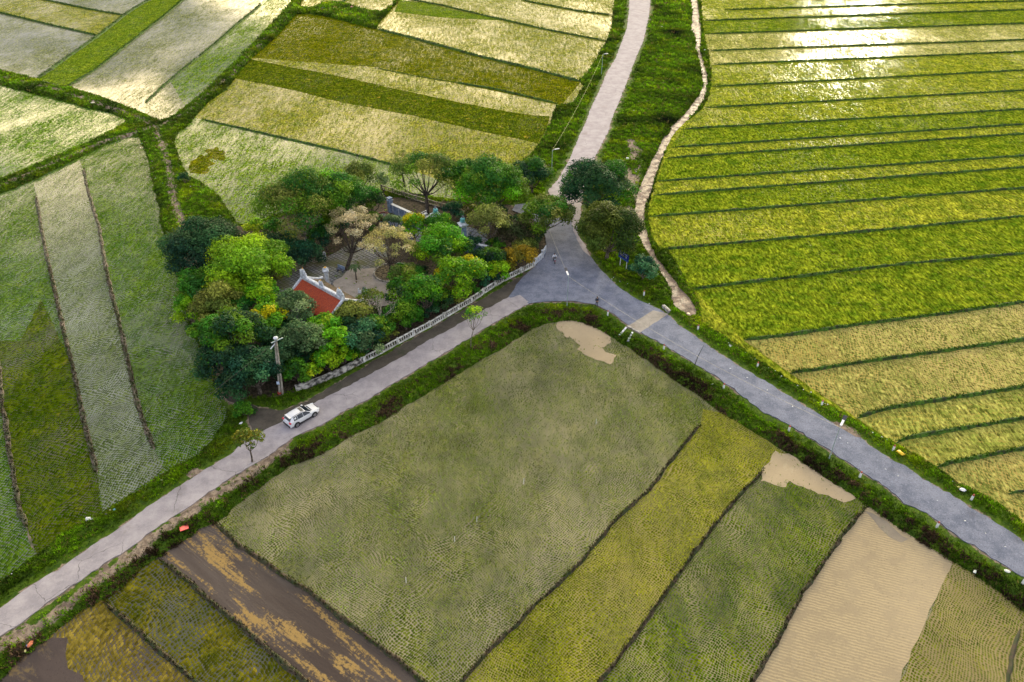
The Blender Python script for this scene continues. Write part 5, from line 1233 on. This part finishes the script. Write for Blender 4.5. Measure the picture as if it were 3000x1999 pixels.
# ------------------------------------------------------------------ people
M_skin = simple('skin', (.42, .25, .16), .6, var=.03); M_hair = simple('hair', (.012, .010, .010), .6, var=.05)
def person(loc, rz, label, J, mats, hair=True, jacket=None):
    """J: dict joint -> (x,y,z); one continuous skinned body, facing local -Y"""
    root = thing('person', loc, label, 'person', rz)
    names = []; V = []; E_ = []; Rd = []
    def jt(n, p, r): names.append(n); V.append(Vector(p)); Rd.append(r); return len(V)-1
    pel = jt('pelvis', J['pelvis'], (.16, .12)); ch = jt('chest', J['chest'], (.18, .12)); E_.append((pel, ch))
    nk = jt('neck', J['neck'], (.065, .065)); E_.append((ch, nk)); hd = jt('head', J['head'], (.095, .11)); E_.append((nk, hd))
    tp = jt('crown', Vector(J['head'])+Vector((0, 0, .09)), (.075, .085)); E_.append((hd, tp))
    for s, S_ in ((-1, 'r'), (1, 'l')):
        sh_ = jt('sh', J['sh_'+S_], (.065, .065)); E_.append((ch, sh_)); el = jt('el', J['el_'+S_], (.048, .048)); E_.append((sh_, el)); wr = jt('wr', J['wr_'+S_], (.034, .030)); E_.append((el, wr))
        d = (Vector(J['wr_'+S_])-Vector(J['el_'+S_])).normalized(); side = d.cross(Vector((0, 1, .2))).normalized()
        pm = jt('palm', V[wr]+d*.07, (.036, .022)); E_.append((wr, pm))
        for k in range(4):
            L = (.06, .075, .07, .055)[k]; o_ = side*(k-1.5)*.019
            f1_ = jt('f', V[pm]+d*(.03+L*.5)+o_, (.009, .009)); f2_ = jt('f', V[pm]+d*(.03+L*.9)+o_+Vector((0, 0, -.02)), (.008, .008)); E_ += [(pm, f1_), (f1_, f2_)]
        th_ = jt('t', V[wr]+d*.045+side*.045*-s, (.010, .010)); E_.append((wr, th_)); t2 = jt('t', V[th_]+d*.035+side*.012*-s, (.009, .009)); E_.append((th_, t2))
        hp = jt('hip', J['hip_'+S_], (.10, .10)); E_.append((pel, hp)); kn = jt('kn', J['kn_'+S_], (.066, .066)); E_.append((hp, kn)); an = jt('an', J['an_'+S_], (.046, .046)); E_.append((kn, an))
        to_ = jt('toe', Vector(J['an_'+S_])+Vector((0, -.17, -.05)), (.042, .03)); E_.append((an, to_))
    me = bpy.data.meshes.new('b'); me.from_pydata([tuple(v) for v in V], E_, [])
    ob = bpy.data.objects.new('b', me); C.objects.link(ob)
    ob.modifiers.new('s', 'SKIN'); su = ob.modifiers.new('u', 'SUBSURF'); su.levels = 1; su.render_levels = 1
    for i, sv in enumerate(me.skin_vertices[0].data): sv.radius = Rd[i]; sv.use_root = (i == 0)
    bpy.context.view_layer.update()
    m2 = bpy.data.meshes.new_from_object(ob.evaluated_get(bpy.context.evaluated_depsgraph_get())); bpy.data.objects.remove(ob)
    m2.materials.clear()
    bo = link('body', m2, [M_skin] + mats, root)
    wr_ = [Vector(J['wr_r']), Vector(J['wr_l'])]; nkz = J['neck'][2]; px_ = J['pelvis'][2]
    for f in m2.polygons:
        c = f.center
        if c.z > nkz-.02: f.material_index = 0
        elif min((c-w_).length for w_ in wr_) < .12 and min((c-w_).length for w_ in wr_) < .12: f.material_index = 0
        elif c.z < .10: f.material_index = 3
        elif c.z < px_+.02 or c.y < J['pelvis'][1]-.22 and c.z < px_+.1: f.material_index = 2
        else: f.material_index = 1
    m2.shade_smooth()
    h = Vector(J['head'])
    hm = bmesh.new(); bmesh.ops.create_uvsphere(hm, u_segments=14, v_segments=9, radius=1)
    for v in hm.verts: v.co = Vector((v.co.x*.108, v.co.y*.125, v.co.z*.125)) + h + Vector((0, .022, .065))
    for v in list(hm.verts):
        if v.co.z < h.z+.02 and v.co.y < h.y+.0: hm.verts.remove(v)
    m3 = bpy.data.meshes.new('hair'); hm.to_mesh(m3); hm.free(); m3.shade_smooth(); link('hair', m3, M_hair, bo)
    fb = MB(); fb.box(tuple(h+Vector((0, -.115, 0))), (.03, .04, .05), taper=.6); fb.build('nose', M_skin, bo)
    for s in (-1, 1):
        MB().box(tuple(h+Vector((s*.038, -.102, .03))), (.026, .012, .012)).build('eye', M_hair, bo); MB().box(tuple(h+Vector((s*.10, .0, .01))), (.02, .05, .06)).build('ear', M_skin, bo)
    MB().box(tuple(h+Vector((0, -.10, -.055))), (.05, .012, .012)).build('mouth', simple('lips', (.3, .1, .09), .5), bo)
    return root
stand = dict(pelvis=(0,0,.98), chest=(0,.0,1.34), neck=(0,-.02,1.54), head=(0,-.05,1.68), sh_r=(-.22,0,1.45), sh_l=(.22,0,1.45), el_r=(-.29,.02,1.16), el_l=(.29,.02,1.16),
             wr_r=(-.10,-.20,1.04), wr_l=(.10,-.20,1.03), hip_r=(-.10,0,.90), hip_l=(.10,0,.90), kn_r=(-.12,-.02,.50), kn_l=(.12,-.02,.50), an_r=(-.13,.02,.09), an_l=(.13,.02,.09))
navy = simple('navy_jacket', (.012, .022, .05), .7, var=.1); dtr = simple('dark_trousers', (.012, .014, .03), .8, var=.1); shoe = simple('dark_shoes', (.02, .02, .02), .6)
person(G(1748, 898, .50), .05, 'person in a dark navy jacket standing on the verge at the road fork', stand, [navy, dtr, shoe])
wsh = simple('white_shirt', (.80, .83, .90), .7, var=.03)
ride = dict(pelvis=(0,.22,.86), chest=(0,.10,1.22), neck=(0,.05,1.42), head=(0,0,1.56), sh_r=(-.21,.08,1.33), sh_l=(.21,.08,1.33), el_r=(-.33,-.10,1.10), el_l=(.33,-.10,1.10),
            wr_r=(-.30,-.40,1.04), wr_l=(.30,-.40,1.04), hip_r=(-.11,.18,.82), hip_l=(.11,.18,.82), kn_r=(-.17,-.20,.72), kn_l=(.17,-.20,.72), an_r=(-.18,-.06,.34), an_l=(.18,-.06,.34))
rp = G(1624, 768, ZR+.01); rzr = .10
person(rp, rzr, 'person in a white shirt with black hair riding the motorbike towards the fork', ride, [wsh, dtr, shoe])
bk = thing('motorbike', rp, 'dark step-through motorbike ridden through the road fork', 'motorbike', rzr)
for y in (-.62, .62):
    wl = MB().lathe([(.22, -.045), (.285, -.04), (.29, 0), (.285, .04), (.22, .045)], (0, 0, 0), 20, 'Y')
    wl.v = [(b_, a_+y, c_+.29) for a_, b_, c_ in wl.v]; wo_ = wl.build('wheel', M_tyre, bk)
    rm = MB().lathe([(.04, -.05), (.21, -.03), (.21, .03), (.04, .05)], (0, 0, 0), 12, 'Y'); rm.v = [(b_, a_+y, c_+.29) for a_, b_, c_ in rm.v]; rm.build('rim', M_rim, wo_)
M_bike = simple('bike_body', (.02, .025, .06), .3, var=.05)
MB().tube([(0, -.5, .85), (0, -.35, .55), (0, 0, .38), (0, .3, .55), (0, .75, .72)], [.10, .12, .10, .13, .08], 8).build('body', M_bike, bk)
MB().box((0, .30, .76), (.24, .68, .12), taper=.9).build('seat', M_blk, bk)
MB().tube([(-.32, -.38, 1.03), (0, -.45, .98), (.32, -.38, 1.03)], .022, 6).build('handlebar', M_blk, bk)
MB().tube([(0, -.62, .29), (0, -.5, .62), (0, -.42, .98)], .035, 6).build('fork', M_rim, bk)
MB().box((0, -.58, .88), (.17, .12, .16), taper=.8).build('headlight', M_head, bk)
MB().box((0, -.66, .58), (.20, .20, .05)).build('front_mudguard', simple('pink_red', (.5, .12, .2), .4), bk)
for s in (-1, 1): MB().box((s*.27, -.42, 1.2), (.10, .03, .07)).build('mirror', M_blk, bk)

# ------------------------------------------------------------------ litter and small things on the verges
def bag(px, size, col, label, cat='litter', group=None, z=.52, name='plastic_bag', flat_=.45, mats={}):
    key = tuple(round(c, 2) for c in col)
    if key not in mats: mats[key] = simple(name+'_plastic', col, .5, var=.05)
    r = random.Random(int(px[0]*3+px[1])); bm = bmesh.new(); bmesh.ops.create_icosphere(bm, subdivisions=2, radius=1)
    for v in bm.verts:
        k = 1 + .45*noise.noise(v.co*1.8 + Vector((px[0], px[1], 0))) + r.uniform(-.12, .12); v.co = Vector((v.co.x*k*size, v.co.y*k*size*.65, (v.co.z*k*flat_+.35)*size*.8))
    me = bpy.data.meshes.new(name); bm.to_mesh(me); bm.free(); o = link(name, me, mats[key]); o.location = G(px[0], px[1], z); o.rotation_euler = (0, 0, r.uniform(0, 6)); return tag(o, label, cat, group)
W_ = (.75, .78, .82)
bag((262,1523), .42, W_, 'large white plastic bag at the paddy edge of the left road bank', z=.2)
bag((257,1545), .2, W_, 'small white bag just below the large white bag', z=.3)
bag((336,1495), .24, (.15,.5,.65), 'light blue bag on the left road bank', z=.3)
bag((323,1496), .16, (.8,.75,.5), 'cream scrap beside the light blue bag', z=.3)
bag((314,1508), .24, (.10,.09,.12), 'dark grey bag left of the light blue bag', z=.3)
bag((470,1412), .34, (.35,.22,.32), 'mauve crumpled sheet on the bank above the left road', z=.35)
bag((525,1371), .12, (.5,.85,.85), 'tiny pale cyan scrap on the bank above the left road', z=.35)
bag((706,1241), .26, W_, 'white scrap on the green bank above the young tree', flat_=.2)
bag((90,1888), .34, (.55,.16,.07), 'orange and blue crumpled bag in the brown weeds at the lower left', z=.4)
bag((84,1892), .22, (.2,.35,.6), 'blue rag touching the orange bag at the lower left', z=.4)
bag((74,1908), .16, (.7,.66,.25), 'pale yellow scrap below the orange bag', z=.3)
bag((1838,467), .55, (.72,.76,.85), 'white crumpled tarpaulin beside the large dark roadside tree', 'tarpaulin')
bag((1832,500+18), .2, W_, 'small white bag below the crumpled tarpaulin')
bag((1938,81), .6, W_, 'white bag on the grass right of the far concrete road')
bag((2065,148), .35, W_, 'white bag between the stream and the bright paddies', z=.3)
bag((1857,325), .28, (.75,.72,.65), 'pale scrap at the right edge of the concrete road')
bag((568,545), .26, (.55,.65,.95), 'bluish-white bag on the grass beside the dirt track', flat_=.3)
bag((558,547), .18, W_, 'white scrap left of the bluish-white bag')
bag((589,570), .16, (.6,.9,.9), 'pale cyan scrap below the bluish-white bag')
bag((272,303), .5, (.75,.70,.55), 'straw-coloured heap on the far left dirt track', 'straw heap')
bag((2139,1015), .42, W_, 'long white bag on the bank above the right asphalt road', z=.35, flat_=.3)
bag((2301,1119), .22, (.05,.07,.2), 'dark blue bag on the bank above the right asphalt road', z=.3)
bag((2087,1127), .24, W_, 'white scrap among the brown weeds near the leaning pole', z=.4)
bag((2636,1329), .5, (.85,.55,.02), 'bright yellow crumpled sheet beside a marker post', 'plastic sheet')
bag((2819,1437), .4, W_, 'white torn sack beside the last stream-side marker post', 'sack')
bag((2808,1428), .22, (.8,.72,.2), 'pale yellow bag left of the white torn sack')
bag((2950,1675), .3, (.75,.78,.7), 'white bag on the near verge at the lower right', z=.45)
bag((2856,1676), .24, (.7,.76,.66), 'pale green-white bag low on the near bank at the right', z=.3)
bag((2016,922), .4, (.62,.48,.30), 'light brown rock at the end of the stream pool', 'rock', z=.0, name='rock')
bag((1031,22), .9, (.75,.25,.30), 'pink sheet on the far grassy strip', 'plastic sheet', z=.5, flat_=.25)
bag((947,25), .6, (.3,.7,.7), 'turquoise bag on the far grassy strip', z=.5)
o = MB().extr([(-.5, -.42), (.42, -.5), (.5, .35), (-.35, .5)], .05, Matrix.Translation(G(539, 1547, .72)) @ Matrix.Rotation(.35, 4, 'Z') @ Matrix.Rotation(math.pi/2-.25, 4, 'X'))
tag(o.build('plastic_sheet', simple('coral_red', (.72, .10, .09), .55, var=.06)), 'coral red sheet lying on the weeds beside the worn path', 'plastic sheet')
rr_ = random.Random(21)
spots = [((2130,1000),(2960,1520),34,.42), ((2060,1100),(2960,1670),16,.4), ((20,1690),(560,1370),12,.3), ((1850,30),(1990,330),12,.5), ((1860,360),(1900,620),10,.5), ((400,360),(480,560),9,.5), ((1770,800),(1930,900),6,.5), ((2100,1050),(2980,1620),12,.61)]
for (x0,y0),(x1,y1),n_, z_ in spots:
    for i in range(n_):
        q = (i+rr_.random())/n_; dev = rr_.uniform(-7, 7) if x1-x0 > 300 else rr_.uniform(-30, 30)
        px = (x0+(x1-x0)*q + (0 if x1-x0 > 300 else dev), y0+(y1-y0)*q + dev)
        bag(px, rr_.uniform(.06, .13), rr_.choice((W_, W_, (.7,.72,.7))), 'tiny white scrap of litter scattered along the road verges', 'litter', 'tiny white scraps of litter on the verges', z=z_, name='litter_scrap')
